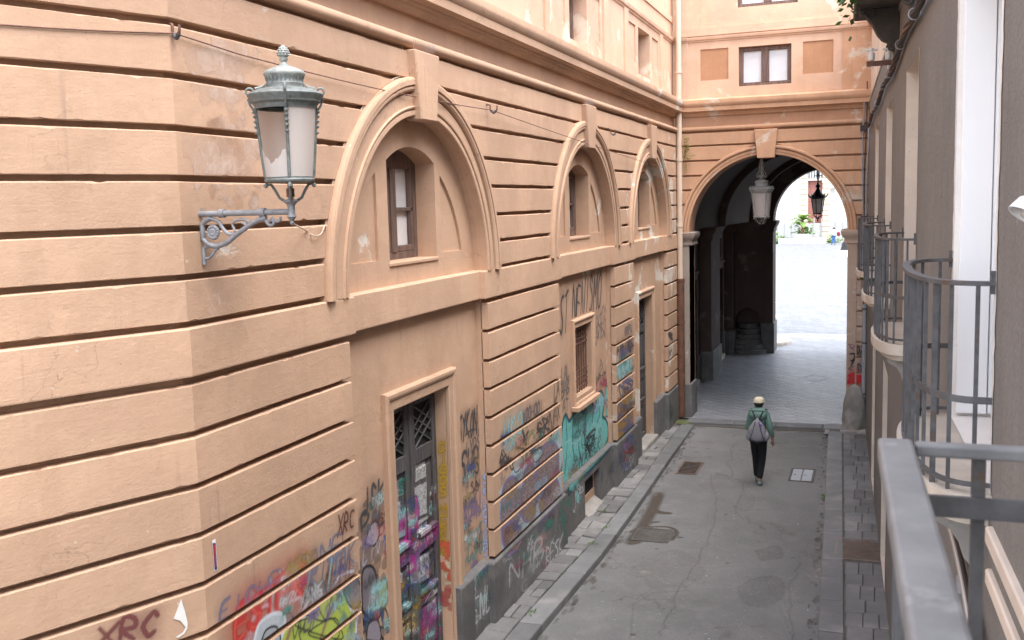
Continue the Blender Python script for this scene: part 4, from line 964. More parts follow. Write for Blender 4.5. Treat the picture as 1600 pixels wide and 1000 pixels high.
# ================================================================ LANTERNS
def lantern(root, c, s, mats, broken=False, pine=True, th0=-58):
    """round four-sided street lantern; c = centre of the glass foot, s = scale"""
    cap, fr = mats; A0 = math.radians(th0)
    L = lambda prof: [(r*s, z*s) for r, z in prof]
    MB().lathe(L([(.0, -.035), (.150, -.035), (.168, -.030), (.172, -.018), (.165, -.006), (.168, .0), (.155, .004), (.0, .004)]), c, 32).build('base_ring', fr, root, smooth=40)
    for k in range(4):
        a0, a1 = A0-(k+1)*PI/2, A0-k*PI/2
        if broken and k == 0:
            m = 22; vs = []; tops = []; rg = random.Random(5)
            for i in range(m+1):
                t = i/m; h_ = .13+.03*math.sin(t*9)+rg.uniform(-.018, .018)+(.10*max(0, 1-t*6))+(.05*max(0, (t-.85)*6))
                tops.append(h_)
            for i in range(m+1):
                a = a1+(a0-a1)*(1-i/m) if False else a0+(a1-a0)*i/m
                for z in (0, tops[i]*.5, tops[i]):
                    r = .158+.042*z/.47; vs.append((c[0]+r*s*math.cos(a), c[1]+r*s*math.sin(a), c[2]+z*s))
            MB().add(vs, [(i*3+j, (i+1)*3+j, (i+1)*3+j+1, i*3+j+1) for i in range(m) for j in (0, 1)]).build('broken_pane', 'milky', root, label='broken milky pane with a jagged edge')
        else:
            MB().lathe(L([(.158, .0), (.172, .16), (.186, .32), (.200, .47)]), c, 12, a0, a1).build('pane', 'milky', root, smooth=60)
    for k in range(4):
        a = A0+k*PI/2; ca, sa = math.cos(a), math.sin(a)
        P = lambda r, z: (c[0]+r*s*ca, c[1]+r*s*sa, c[2]+z*s)
        MB().tube([P(.163, .0), P(.178, .16), P(.205, .47)], .011*s, 6).build('post', fr, root)
        bd = MB()
        for i, z in enumerate((.30, .34, .375, .41, .44)): bd.lathe([(0, -.012*s), (.014*s, -.005*s), (.016*s, .004*s), (.0, .014*s)], P(.20+.012*i/4, z), 8)
        bd.tube([P(.206, .44), P(.235, .485), P(.25, .53)], .008*s, 5); bd.build('beading', fr, root)
        MB().tube([P(.236+.024*math.cos(t), .578+.024*math.sin(t)) for t in np.linspace(-.8, 3.6, 12)], .009*s, 6).build('scroll', fr, root)
        MB().tube([P(.20, .60), P(.15, .612), P(.125, .63)], .009*s, 5).build('cap_rib', cap, root)
        MB().tube([P(.155, -.02), P(.16, -.045), P(.125, -.05), P(.10, -.09), P(.075, -.14), P(.035, -.165)], .010*s, 6).build('support_arm', fr, root)
        MB().lathe([(0, -.018*s), (.015*s, -.008*s), (.015*s, .008*s), (0, .018*s)], P(.163, -.055), 8).build('support_scroll', fr, root)
    MB().lathe(L([(.19, .462), (.207, .462), (.215, .49), (.235, .505), (.238, .525), (.256, .545), (.258, .556), (.25, .565), (.19, .592), (.130, .602), (.126, .61), (.128, .63), (.124, .635), (.118, .66), (.0, .66)]), c, 40, caps=False).build('cap_rim', fr, root, smooth=35)
    MB().lathe(L([(.118, .655), (.120, .665), (.138, .685), (.142, .70), (.132, .715), (.09, .735), (.04, .752), (.022, .765), (.018, .785), (.0, .785)]), c, 40, caps=False).build('cap_dome', cap, root, smooth=50)
    vt = MB()
    for i in range(26):
        a = 2*PI*i/26; r0, r1 = .119, .130
        vt.tube([(c[0]+r0*s*math.cos(a), c[1]+r0*s*math.sin(a), c[2]+.640*s), (c[0]+r1*s*math.cos(a), c[1]+r1*s*math.sin(a), c[2]+.684*s)], .0055*s, 4)
    vt.build('vent_ribs', fr, root)
    if pine:
        pn = MB().lathe(L([(.0, .78), (.026, .785), (.030, .80), (.024, .808), (.036, .822), (.038, .838), (.034, .855), (.024, .875), (.010, .888), (.0, .89)]), c, 14)
        for ring, (r, z) in enumerate(((.037, .822), (.039, .837), (.035, .853), (.026, .868))):
            for i in range(10):
                a = 2*PI*(i+.5*(ring % 2))/10
                pn.lathe([(0, -.007*s), (.0075*s, 0), (0, .010*s)], (c[0]+r*s*math.cos(a), c[1]+r*s*math.sin(a), c[2]+z*s), 5)
        pn.build('pinecone', cap, root)
LX, LY = -3.79, 6.03
lamp = thing('wall_lantern', 'grey street lantern with one broken milky pane on a scrolled wall bracket', 'street lamp', (-4.55, LY, 5.14))
lantern(lamp, (LX, LY, 5.735), 1.0, ('lampblue', 'lampgrey'), True)
MB().lathe([(.0, -.33), (.010, -.325), (.016, -.31), (.012, -.30), (.022, -.285), (.034, -.27), (.026, -.25), (.026, -.20), (.030, -.185), (.045, -.172), (.055, -.165), (.05, -.155), (.02, -.15), (.018, -.04), (.0, -.04)], (LX, LY, 5.735), 16).build('stem', 'bracket', lamp, smooth=40)
MB().box(LX-.02, LX+.02, LY-.02, LY+.02, 5.60, 5.66).build('lamp_holder', 'rust', lamp)
MB().tube([(-4.56, LY, 5.500), (LX, LY, 5.500)], .021, 12).build('arm', 'bracket', lamp, smooth=50)
for x in (-4.36, -4.02): MB().tube([(x-.022, LY, 5.5), (x+.022, LY, 5.5)], .031, 12).build('collar', 'bracket', lamp, smooth=50)
MB().tube([(-4.53, LY, 5.5), (-4.53, LY, 5.545)], .008, 6).build('bolt', 'bracket', lamp)
zz = lambda q: tuple(ony(290+q[0]/2.778, 60+q[1]/2.778, LY))
def scr(pts, r, name='scroll'): 
    P = smoothline([zz(q) for q in pts], 6); r = r*1.2; P = [(max(-4.535, p[0]), p[1], p[2]) for p in P]
    MB().tube(P, r, 8).build(name, 'bracket', lamp, smooth=50)
scr([(110, 780), (78, 800), (66, 840), (85, 882), (130, 902), (180, 885), (215, 856), (262, 822), (310, 792), (350, 778)], .016)
scr([(105, 780), (142, 795), (160, 822), (185, 848), (215, 850)], .011)
scr([(215, 838), (203, 805), (222, 790), (250, 786), (276, 796), (268, 810), (246, 800)], .008)
scr([(345, 785), (358, 806), (374, 812), (384, 800), (376, 788), (364, 794)], .010)
scr([(372, 778), (392, 794), (410, 790), (410, 774)], .009)
scr([(135, 906), (95, 905), (72, 924), (76, 948), (98, 956), (116, 940), (130, 918), (142, 912)], .009)
scr([(76, 905), (70, 930), (68, 960), (72, 982)], .014)
fl = zz((120, 842)); fm = MB(); fm.lathe([(0, -.012), (.05, -.010), (.056, 0), (.05, .010), (0, .012)], (0, 0, 0), 20)
for ring, (r, nn) in enumerate(((.018, 7), (.042, 14))):
    for i in range(nn): a = 2*PI*i/nn; fm.lathe([(0, -.018), (.009, -.012), (.011, 0), (.009, .012), (0, .018)], (r*math.cos(a), r*math.sin(a), 0), 6)
fm.v = [(fl[0]+p[0], fl[1]+p[2], fl[2]+p[1]) for p in fm.v]; fm.build('rosette', 'bracket', lamp)
cp = [(LX, LY, 5.42)]+[tuple(onx(x, y, -4.515)) for x, y in ((478, 360), (490, 368), (501, 366), (508, 352), (512, 340))]
c0 = BAYS[0]; R_ = c0[1]+.415
arcw = [(WX+.075, c0[0]+R_*math.cos(a), SPR+R_*math.sin(a)) for a in np.linspace(PI-.28, PI/2+.16, 22)]+[(WX+.075, c0[0]-.34, 6.90), (WX+.06, c0[0]-.35, 7.16)]
cb = MB().tube(smoothline(cp[:-1]+[arcw[0]], 5), .006, 6); cb.tube(arcw, .006, 6)
tag(cb.build('supply_cable', 'cable_tan', None, smooth=60), 'thin white cable looping from the broken lantern around the arch', 'cable')
hl = thing('hanging_lantern', 'pale grey lantern with milky glass hanging just inside the archway', 'street lamp', (-2.60, 25.45, 4.85))
hc = (-2.60, 25.45, 5.08); lantern(hl, hc, 1.2, ('lamp_pale', 'lamp_pale'), False, False)
MB().lathe([(0, -.16), (.02, -.155), (.035, -.12), (.02, -.08), (.05, -.05), (.0, -.04)], hc, 12).build('finial', 'lamp_pale', hl)
MB().lathe([(.0, .92), (.03, .93), (.02, .96), (.018, 1.30), (.028, 1.34), (.02, 1.40), (.03, 1.45), (.05, 1.47), (.05, 1.6), (0, 1.6)], hc, 12, caps=False).build('stem', 'lamp_pale', hl, smooth=40)
for k in range(4):
    a = k*PI/2+.5; P = lambda r, z: (hc[0]+r*math.cos(a), hc[1]+r*math.sin(a), hc[2]+z)
    MB().tube(smoothline([P(.02, 1.38), P(.06, 1.25), P(.05, 1.12), P(.11, 1.02), P(.12, .96), P(.08, .95), P(.08, 1.0)], 5), .012, 6).build('scroll', 'lamp_pale', hl)
bl = thing('hanging_lantern', 'black hexagonal lantern with a flared crown hanging in the far arch', 'street lamp', (-1.81, 36.3, 4.67))
bc = (-1.81, 36.3, 4.95)
for k in range(6):
    a0, a1 = k*PI/3+.26, (k+1)*PI/3+.26; P = lambda r, a, z: (bc[0]+r*math.cos(a), bc[1]+r*math.sin(a), bc[2]+z)
    MB().add([P(.14, a0, 0), P(.14, a1, 0), P(.215, a1, .50), P(.215, a0, .50)], [(0, 1, 2, 3)]).build('pane', 'milky', bl)
    MB().tube([P(.145, a0, -.02), P(.222, a0, .52)], .016, 6).build('post', 'black', bl)
    MB().tube([P(.24, a0, .54), P(.31, a0, .60), P(.34, a0, .68)], [.03, .022, .006], 6).build('crown_tip', 'black', bl)
    MB().tube(smoothline([P(.14, a0, -.02), P(.15, a0, -.07), P(.07, a0, -.13), P(.03, a0, -.2)], 4), .012, 6).build('support_arm', 'black', bl)
MB().lathe([(0, .49), (.225, .49), (.245, .52), (.27, .56), (.24, .62), (.16, .68), (.10, .76), (.06, .84), (.05, .88), (.085, .90), (.09, .95), (.05, .99), (.03, 1.03), (0, 1.03)], bc, 18, caps=False).build('crown', 'black', bl, smooth=35)
MB().lathe([(0, -.03), (.15, -.03), (.16, -.01), (.15, .01), (0, .01)], bc, 6).build('base_ring', 'black', bl)
MB().lathe([(0, -.28), (.02, -.27), (.035, -.24), (.015, -.20), (.03, -.17), (0, -.15)], bc, 10).build('finial', 'black', bl)
ch = MB().tube([(bc[0], bc[1], bc[2]+1.0), (bc[0], bc[1], 6.52)], .022, 8)
ch.box(bc[0]-.13, bc[0]+.13, bc[1]-.012, bc[1]+.012, 6.22, 6.25)
for i in range(7):
    t0 = i*.075; ch.tube([(bc[0]+.028*math.cos(t), bc[1]+.028*math.sin(t)*(i % 2), bc[2]+1.03+t0+.05*math.sin(t)*(1 if not i % 2 else .3)) for t in np.linspace(0, 2*PI, 9)], .009, 5)
ch.build('hanging_chain', 'black', bl)
# small white lamp on our own wall
wl = thing('wall_lamp', 'small white bell lamp on the grey stucco beside our balcony', 'wall lamp', tuple(fnR(3.5, 5.44, 0)))
c_ = Vector((.462, 3.48, 5.435)); ax = Vector((-.45, -.2, -.75)).normalized(); q = ax.to_track_quat('Z', 'Y').to_matrix()
sh_ = MB().lathe([(.0, -.055), (.03, -.05), (.055, -.025), (.062, .0), (.066, .018), (.060, .016), (.05, -.018), (0, -.04)], (0, 0, 0), 24)
sh_.v = [tuple(c_+q@Vector(p)) for p in sh_.v]; sh_.build('shade', 'white', wl, smooth=50)
bu = MB().lathe([(0, .03), (.025, .02), (.035, 0), (.03, -.02), (0, -.035)], (0, 0, 0), 14); bu.v = [tuple(c_+q@Vector(p)) for p in bu.v]; bu.build('bulb', 'milky', wl, smooth=60)
MB().tube([tuple(c_-ax*.05), (c_.x+.06, 3.5, c_.z+.06), fnR(3.5, 5.46, .01)], .010, 8).build('arm', 'white', wl)

# ================================================================ PIPES, CABLES, HOOKS
dp = thing('drainpipe', 'drainpipe in the alley corner, rusty brown below and cream above', 'drainpipe', (-4.52, 24.62, .1))
px_, py_ = -4.475, 24.62
MB().tube([(px_, py_, .12), (px_, py_, 3.58)], .098, 16).build('lower_pipe', 'pipe_rust', dp, smooth=50)
MB().tube([(px_, py_, 3.5), (px_, py_, 13.5)], .068, 16).build('upper_pipe', 'pipe_cream', dp, smooth=50)
for z in (3.56, 2.5, 4.9, 6.5, 8.6): MB().tube([(px_, py_, z-.035), (px_, py_, z+.035)], .112 if z < 4 else .082, 16).build('collar', 'pipe_rust' if z < 4 else 'pipe_cream', dp, smooth=50)
MB().tube([(px_, py_, 4.66), (px_+.12, py_-.08, 4.68), (px_+.18, py_-.1, 4.68)], .008, 5).build('bracket', 'rust', dp)
def cable(name, pts, r, mat, label, n=6, sm=5, cat='cable', group=None):
    return tag(MB().tube(smoothline(pts, sm), r, n).build(name, mat, None, smooth=60), label, cat, group)
bun = thing('cable_bundle', 'thick strapped bundle of old cables running along the grey stucco wall', 'cable', tuple(fnR(14, 7.0, 0)))
ysb = np.linspace(-2, 23.4, 60)
for k in range(4):
    MB().tube([fnR(y, 7.03+.035*math.sin(y*1.3)+.020*math.sin(y*2.2+k*PI/2), -.055-.020*math.cos(y*2.2+k*PI/2)) for y in ysb], .017, 6).build('strand', ['cable', 'rust', 'cable', 'cable'][k], bun, smooth=60)
for y in np.arange(3, 23, 2.1): MB().tube([fnR(y+.01, 7.03+.035*math.sin(y*1.3)+.05*math.sin(t), -.055-.05*math.cos(t)) for t in np.linspace(0, 2*PI, 12)], .006, 5).build('strap', 'cable_grey', bun)
vcg = 'cables dropping down the wall corner beside the archway'
for k, (xx, r, mt, zt, zb) in enumerate(((-.235, .016, 'cable_grey', 7.8, 3.2), (-.185, .014, 'cable', 8.1, 2.9), (-.145, .018, 'cable_grey', 7.2, 3.0))):
    cable('wall_cable', [(xx+.02*math.sin(z*1.7+k), 24.66, z) for z in np.linspace(zt, zb, 9)], r, mt, 'loose cable dropping beside the right pier of the archway', group=vcg)
cd_ = thing('conduit', 'straight pale grey conduit standing at the corner right of the archway', 'pipe', (-.16, 24.45, .1))
MB().tube([(-.16, 24.45, .12), (-.16, 24.45, 3.0)], .048, 12).build('tube', 'cable_grey', cd_, smooth=50)
for z in (.9, 2.1, 2.9): MB().tube([(-.16, 24.45, z-.02), (-.16, 24.45, z+.02)], .055, 12).build('clip', 'rail', cd_)
jb = MB().box(-.31, -.17, 24.64, 24.72, 6.98, 7.12); tag(jb.build('junction_box', 'cable', None, bevel=.01), 'small dark junction box where the wall cables meet', 'junction box')
# cables hanging below the near balcony
lowc = thing('cable_loop', 'pale grey cables clipped in a sagging loop below the nearer balcony', 'cable', tuple(fnR(6, 3.4, 0)))
for k in range(4):
    pp = [onr(x+k*2.2, y, .05) for x, y in ((1476, 800), (1490, 850), (1502, 905), (1512, 960), (1522, 1010))]
    MB().tube(smoothline(pp, 5), .012, 6).build('strand', ['cable_grey', 'cable_white', 'cable_grey', 'cable'][k], lowc, smooth=60)
pc_ = onr(1506, 916, .03); MB().box(pc_[0]-.03, pc_[0]+.05, pc_[1]-.04, pc_[1]+.08, pc_[2]-.03, pc_[2]+.03).build('clip', 'cable_grey', lowc, bevel=.005)
for y0_ in (10.6, 7.4):
    pass
cable('bracket_wire', [fnR(y, 3.95-.9*((y-8.6)/2.6)**2*.0-.35*math.sin((y-7)/4*PI), -.02) for y in np.linspace(7, 11, 9)], .02, 'cable', 'dark cable sagging along the stucco between two balconies')
# span wire on iron hooks along the palazzo
def onf(x, y, off=0.0):                                    # ray to the angled facet of the palazzo
    nrm = np.array([FD.y, -FD.x, 0.0]); c3 = np.array([CORNER.x, CORNER.y, 0])+nrm*off; d = ray(x, y); return CAM+d*(np.dot(c3-CAM, nrm)/np.dot(d, nrm))
def hook(p, nrm, label):
    p = Vector(p); nrm = Vector(nrm); t_ = Vector((-nrm.y, nrm.x, 0)); h_ = thing('wire_hook', label, 'hook', tuple(p))
    path = [p-nrm*.07+Vector((0, 0, .06))]+[p+nrm*(.0)+t_*0+Vector((0, 0, .06))]
    MB().tube(smoothline([p-nrm*.08+Vector((0, 0, .07)), p-nrm*.02+Vector((0, 0, .06)), p-nrm*.015+Vector((0, 0, 0)), p+nrm*.03+Vector((0, 0, -.035)), p+nrm*.07+Vector((0, 0, 0)), p+nrm*.075+Vector((0, 0, .05))], 5), .010, 8).build('hook', 'rust', h_, smooth=60)
    MB().tube(smoothline([p+nrm*.0+Vector((0, 0, -.012)), p+nrm*.03+Vector((0, 0, -.035)), p+nrm*.065+Vector((0, 0, -.008))], 4), .015, 8).build('sleeve', 'rail', h_, smooth=60)
    return h_
h1 = onf(272, 52, .10); h2 = onx(768, 172, -4.48); h3 = onx(956, 208, -4.50)
hook(h1, (FD.y, -FD.x, 0), 'iron hook holding the span wire at the bend of the palazzo front')
hook(h2, (1, 0, 0), 'iron hook holding the span wire right of the largest arch')
hook(h3, (1, 0, 0), 'dark iron hook between the two arches farther down the palazzo')
w0 = onf(-60, 34, .10); w4 = onx(1035, 262, -4.45)
wm = lambda a, b2, sag: [tuple(np.array(a)*(1-t)+np.array(b2)*t-np.array([0, 0, sag*4*t*(1-t)])) for t in np.linspace(0, 1, 9)]
tag(MB().tube(wm(w0, h1, .01)+wm(h1+np.array([0, 0, -.02]), h2, .05)[1:]+wm(h2, w4, .02)[1:], .0055, 5).build('span_wire', 'rust', None), 'thin rusty wire strung along the palazzo from hook to hook', 'wire')
# insulators
ip = onr(1400, 97, 0); 
ins = thing('insulator_bracket', 'rusty iron bar on the grey wall carrying two white insulators', 'insulator', tuple(ip))
yI = ip[1]; zI = ip[2]
MB().box(yI-.02, yI+.02, zI-.03, zI+.03, -.34, .02, lambda a, b2, e: fnR(a, b2, e)).build('bar', 'rust', ins)
for o in (.28, .09):
    c3 = fnR(yI, zI, -o)
    MB().lathe([(0, -.07), (.010, -.07), (.010, .03), (.03, .04), (.038, .06), (.036, .12), (.03, .13), (.012, .14), (.012, .16), (.022, .165), (.022, .185), (0, .19)], c3, 14).build('insulator', 'porcelain', ins, smooth=40)
    MB().tube([(c3[0]-.065, c3[1], c3[2]+.165), (c3[0]+.065, c3[1], c3[2]+.165)], .014, 8).build('cross_arm', 'porcelain', ins)

# ================================================================ COVERS, GUARD STONE, WEEDS
def cover(name, label, pts_px, z, mat, kind):
    q = np.array([onz(x, y, z)[:2] for x, y in pts_px]); x0, y0 = q.min(0); x1, y1 = q.max(0)
    t = thing(name, label, 'manhole cover' if kind != 'grate' else 'drain grate', ((x0+x1)/2, (y0+y1)/2, z))
    zr = (roadz((x0+x1)/2, (y0+y1)/2) if z < .05 else 0.0)+z
    fw_ = .035
    for a, b2, c2, d2 in ((x0, x1, y0, y0+fw_), (x0, x1, y1-fw_, y1), (x0, x0+fw_, y0+fw_, y1-fw_), (x1-fw_, x1, y0+fw_, y1-fw_)): MB().box(a, b2, c2, d2, zr-.02, zr+.016).build('frame', mat[0], t)
    if kind == 'grate':
        MB().box(x0+fw_, x1-fw_, y0+fw_, y1-fw_, zr-.005, zr+.006).build('pit', 'dark', t)  # dark sheet under the bars stands in for the shaded pit
        nb = 9
        for i in range(nb):
            yb = y0+fw_+(y1-y0-2*fw_)*(i+.5)/nb; MB().box(x0+fw_, x1-fw_, yb-.012, yb+.012, zr+.003, zr+.014).build('bar', mat[0], t)
    elif kind == 'two':
        xm = (x0+x1)/2
        for a, b2 in ((x0+fw_+.01, xm-.012), (xm+.012, x1-fw_-.01)):
            pl = MB().box(a, b2, y0+fw_+.01, y1-fw_-.01, zr-.01, zr+.012).build('plate', mat[1], t, bevel=.004)
            MB().box(a+.03, a+.07, (y0+y1)/2-.01, (y0+y1)/2+.01, zr+.012, zr+.016).build('lifting_slot', 'dark', pl)
    else:
        pl = MB().box(x0+fw_, x1-fw_, y0+fw_, y1-fw_, zr-.01, zr+.008).build('plate', mat[1], t)
        st = MB(); nx, ny = (22, 16) if kind == 'tread' else (10, 8)
        for i in range(nx):
            for j in range(ny):
                u = x0+fw_+(x1-x0-2*fw_)*(i+.5)/nx; v_ = y0+fw_+(y1-y0-2*fw_)*(j+.5)/ny; s_ = (x1-x0)/nx*.36; a = PI/4 if (i+j) % 2 else -PI/4
                st.box(-s_, s_, -s_*.3, s_*.3, zr+.008, zr+.0125, lambda p, q2, r: (u+p*math.cos(a)-q2*math.sin(a), v_+p*math.sin(a)+q2*math.cos(a), r))
        st.build('tread_pattern', mat[0], pl, kind='stuff')
    return t
M['pale_cover'] = metal('pale_worn_steel', (0.33, 0.34, 0.36), .45, .15, rust=(.2, .17, .15), rust_amt=.05, metallic=.3, scale=10)
M['rust_cover'] = metal('brown_cast_iron', (0.16, 0.115, 0.09), .55, .3, rust=(.11, .07, .05), rust_amt=.4, metallic=.3, scale=8)
M['tread_steel'] = metal('worn_tread', (0.20, 0.165, 0.145), .4, .3, rust=(.13, .09, .07), rust_amt=.35, metallic=.4, scale=5)
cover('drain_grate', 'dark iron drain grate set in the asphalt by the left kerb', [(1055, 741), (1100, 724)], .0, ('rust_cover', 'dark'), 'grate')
cover('manhole_cover', 'pale steel cover with two plates right of the walking person', [(1231, 752), (1275, 735)], .0, ('mortar', 'pale_cover'), 'two')
cover('manhole_cover', 'dirt-filled square cover beside the damp stain on the asphalt', [(985, 845), (1055, 830)], .0, ('mortar', 'mortar'), 'plain')
cover('manhole_cover', 'brown cast iron cover with raised tread in the right pavement', [(1303, 873), (1378, 846)], .075, ('tread_steel', 'rust_cover'), 'tread')
def lump(c, rx, ry, h_, n=18, m=14, amp=.10, seed=1):
    r_ = random.Random(seed); ph = [r_.uniform(0, 6.28) for _ in range(8)]; vs = []
    for j in range(m+1):
        t = j/m; rr = (1-t**3.4)**.52*(1+.08*math.sin(t*4+ph[0]))
        for i in range(n):
            a = 2*PI*i/n; w_ = 1+amp*math.sin(3*a+ph[1]+t*3)+amp*.7*math.sin(5*a+ph[2]-t*6)+r_.uniform(-.03, .03)
            vs.append((c[0]+rx*rr*w_*math.cos(a), c[1]+ry*rr*w_*math.sin(a), c[2]+h_*t))
    fs = [(j*n+i, j*n+(i+1) % n, (j+1)*n+(i+1) % n, (j+1)*n+i) for j in range(m) for i in range(n)]; return MB().add(vs, fs)
gs = lump((-.36, 24.44, .03), .28, .27, 1.10, 20, 16, .07, 4).build('guard_stone', 'concrete', None, smooth=70)
tag(gs, 'lumpy grey guard stone cemented against the right foot of the archway', 'guard stone')
def weed(name, label, p, n, r, h_, mat='weed', size=.05, seed=0):
    rg = random.Random(seed); t = thing(name, label, 'weed', p, 'weeds in the pavement joints' if name == 'weed' else None)
    pts = [(p[0]+rg.gauss(0, r*.5), p[1]+rg.gauss(0, r*.5), p[2]+rg.uniform(0.0, h_)) for _ in range(n)]
    mb = leaves(MB(), pts, size, rg, -.5); mb.tube([p, (p[0], p[1], p[2]+h_*.8)], .003, 4); mb.build('leaves', mat, t); return t
for i, (x, y) in enumerate(((927, 850), (948, 825), (941, 800), (830, 958), (952, 795), (826, 964))):
    p = onz(x, y, .11); weed('weed', 'tuft of green weed growing in a joint of the left pavement', (p[0], p[1], lz(p[1])-.02), (34, 14, 10, 22, 16, 12)[i], (.09, .05, .04, .06, .08, .05)[i], .04, size=.035, seed=i)
p = onz(1288, 775, .05); weed('kerb_weed', 'small green weed at the foot of the right kerb', (p[0]-.03, p[1], .01), 26, .06, .08, seed=20)
mo = lump((-4.42, 24.25, .04), .26, .34, .05, 14, 5, .2, 9).build('moss_patch', 'moss', None, smooth=60); tag(mo, 'patch of green moss at the foot of the rusty drainpipe', 'moss')
wp = thing('wall_plant', 'straggly yellow-green plant rooted in the wall beside the drainpipe', 'plant', (-4.3, 24.7, 6.6))
rg = random.Random(8); st = MB(); pts = []
for i in range(9):
    e = Vector((-4.32+rg.uniform(-.05, .30), 24.62+rg.uniform(-.1, .03), 6.55+rg.uniform(-.5, .6))); st.tube([(-4.36, 24.72, 6.6), tuple((Vector((-4.36, 24.72, 6.6))+e)/2+Vector((0, -.05, .05))), tuple(e)], .004, 4)
    pts += [tuple(Vector((-4.36, 24.72, 6.6)).lerp(e, rg.uniform(.4, 1))) for _ in range(14)]
M['dryweed'] = leafmat('dry_yellow_green', (.25, .24, .06), (.38, .34, .12))
st.build('stem', 'dryweed', wp); leaves(MB(), pts, .05, rg).build('leaves', 'dryweed', wp)
# sticker and torn paper on the facet
nF = Vector((FD.y, -FD.x, 0))
def facet_quad(name, mat, pts_px, off, label, cat, parent=None):
    P = [onx(x, y, WX+PROUD+off) for x, y in pts_px] if cat == 'sticker' else [onf(x, y, PROUD+off) for x, y in pts_px]
    m_ = MB().add([tuple(p) for p in P], [tuple(range(len(P)))]); return m_.build(name, mat, parent)
M['sticker_blue'] = plain('sticker_blue', (.05, .05, .16), .5); M['sticker_red'] = plain('sticker_red', (.55, .03, .04), .5)
stk = facet_quad('sticker', 'white', [(331.5, 844), (337, 842), (340, 890), (335, 893)], .003, '', 'sticker')
tag(stk, 'narrow white and blue sticker on the palazzo corner', 'sticker')
facet_quad('sticker_border', 'sticker_blue', [(332.5, 849), (336.8, 848), (339.5, 889.5), (335.5, 891)], .004, '', 'sticker', stk)
facet_quad('sticker_print', 'sticker_red', [(333.8, 852), (335.8, 851.5), (338.2, 885), (336.6, 886)], .005, '', 'sticker', stk)
pp = facet_quad('torn_paper', 'paper', [(283, 936), (289, 955), (293, 972), (293, 982), (288, 990), (280, 996), (274, 996), (286, 988), (290, 980), (282, 970), (271, 967), (276, 955)], .006, '', 'paper')
tag(pp, 'torn white scrap of poster on the palazzo near the corner', 'paper scrap')
# ================================================================ GRAFFITI: paint films that follow the relief of the wall
GL_ = {'A': ['0,0 .5,1 1,0', '.2,.4 .8,.4'], 'B': ['0,0 0,1 .7,.95 .8,.7 .1,.52 .9,.35 .8,.05 0,0'], 'C': ['.95,.85 .5,1 .1,.7 .1,.3 .5,0 .95,.15'], 'D': ['0,0 0,1 .6,.9 .9,.5 .6,.1 0,0'],
 'E': ['.9,1 0,1 0,0 .9,0', '0,.5 .7,.52'], 'F': ['.9,1 0,1 0,0', '0,.5 .7,.52'], 'G': ['.95,.85 .5,1 .1,.7 .1,.3 .5,0 .95,.2 .95,.5 .55,.5'], 'H': ['0,0 .05,1', '.9,0 .95,1', '0,.5 .9,.5'],
 'I': ['.5,0 .5,1'], 'J': ['.8,1 .8,.2 .5,0 .1,.15'], 'K': ['.05,0 .05,1', '.9,1 .05,.45 .95,0'], 'L': ['.05,1 .05,0 .9,.05'], 'M': ['0,0 .1,1 .5,.35 .9,1 1,0'], 'N': ['0,0 .05,1 .9,0 .95,1'],
 'O': ['.5,1 .1,.75 .1,.25 .5,0 .9,.25 .9,.75 .5,1'], 'P': ['.05,0 .05,1 .8,.9 .85,.6 .05,.45'], 'R': ['.05,0 .05,1 .8,.9 .8,.6 .05,.5 .9,0'], 'S': ['.9,.9 .4,1 .1,.75 .5,.52 .9,.28 .6,0 .05,.1'],
 'T': ['.5,0 .5,1', '0,1 1,.97'], 'U': ['.05,1 .1,.2 .5,0 .85,.2 .95,1'], 'V': ['.05,1 .5,0 .95,1'], 'W': ['0,1 .25,0 .5,.7 .75,0 1,1'], 'X': ['0,0 1,1', '0,1 1,0'], 'Y': ['0,1 .5,.5 1,1', '.5,.5 .45,0'],
 'Z': ['0,1 .95,1 .05,0 1,.02'], '7': ['0,1 .9,1 .3,0', '.2,.5 .75,.5'], '!': ['.5,1 .5,.35', '.5,.08 .5,.0'], '.': ['.5,.05 .55,.0'], '(': ['.7,1 .3,.7 .3,.3 .7,0'], '8': ['.5,.5 .15,.75 .5,1 .85,.75 .5,.5 .1,.25 .5,0 .9,.25 .5,.5']}
INK = [(.05, .05, .055), (.12, .12, .14), (.10, .04, .04), (.20, .15, .30), (.28, .50, .50), (.06, .09, .22), (.48, .48, .48), (.30, .20, .05), (.04, .20, .16), (.36, .06, .12)]
def small_tags(f, box, n, size, seed, wd=.013):
    rg = random.Random(seed); x0, y0, x1, y1 = box
    for _ in range(n):
        x, y = rg.uniform(x0, x1), rg.uniform(y0, y1); k = rg.randint(2, 5); s_ = size*rg.uniform(.6, 1.5); col = rg.choice(INK)
        f.text(''.join(rg.choice('ABCEHIKLMNORSTUXYZ') for _ in range(k)), (x, y), (x+s_*k*.55, y-s_*k*.35), (rg.uniform(-.1, .2)*s_, -s_*1.2), wd*rg.uniform(.7, 1.7), col, rg.uniform(.4, .8), .4, .22)
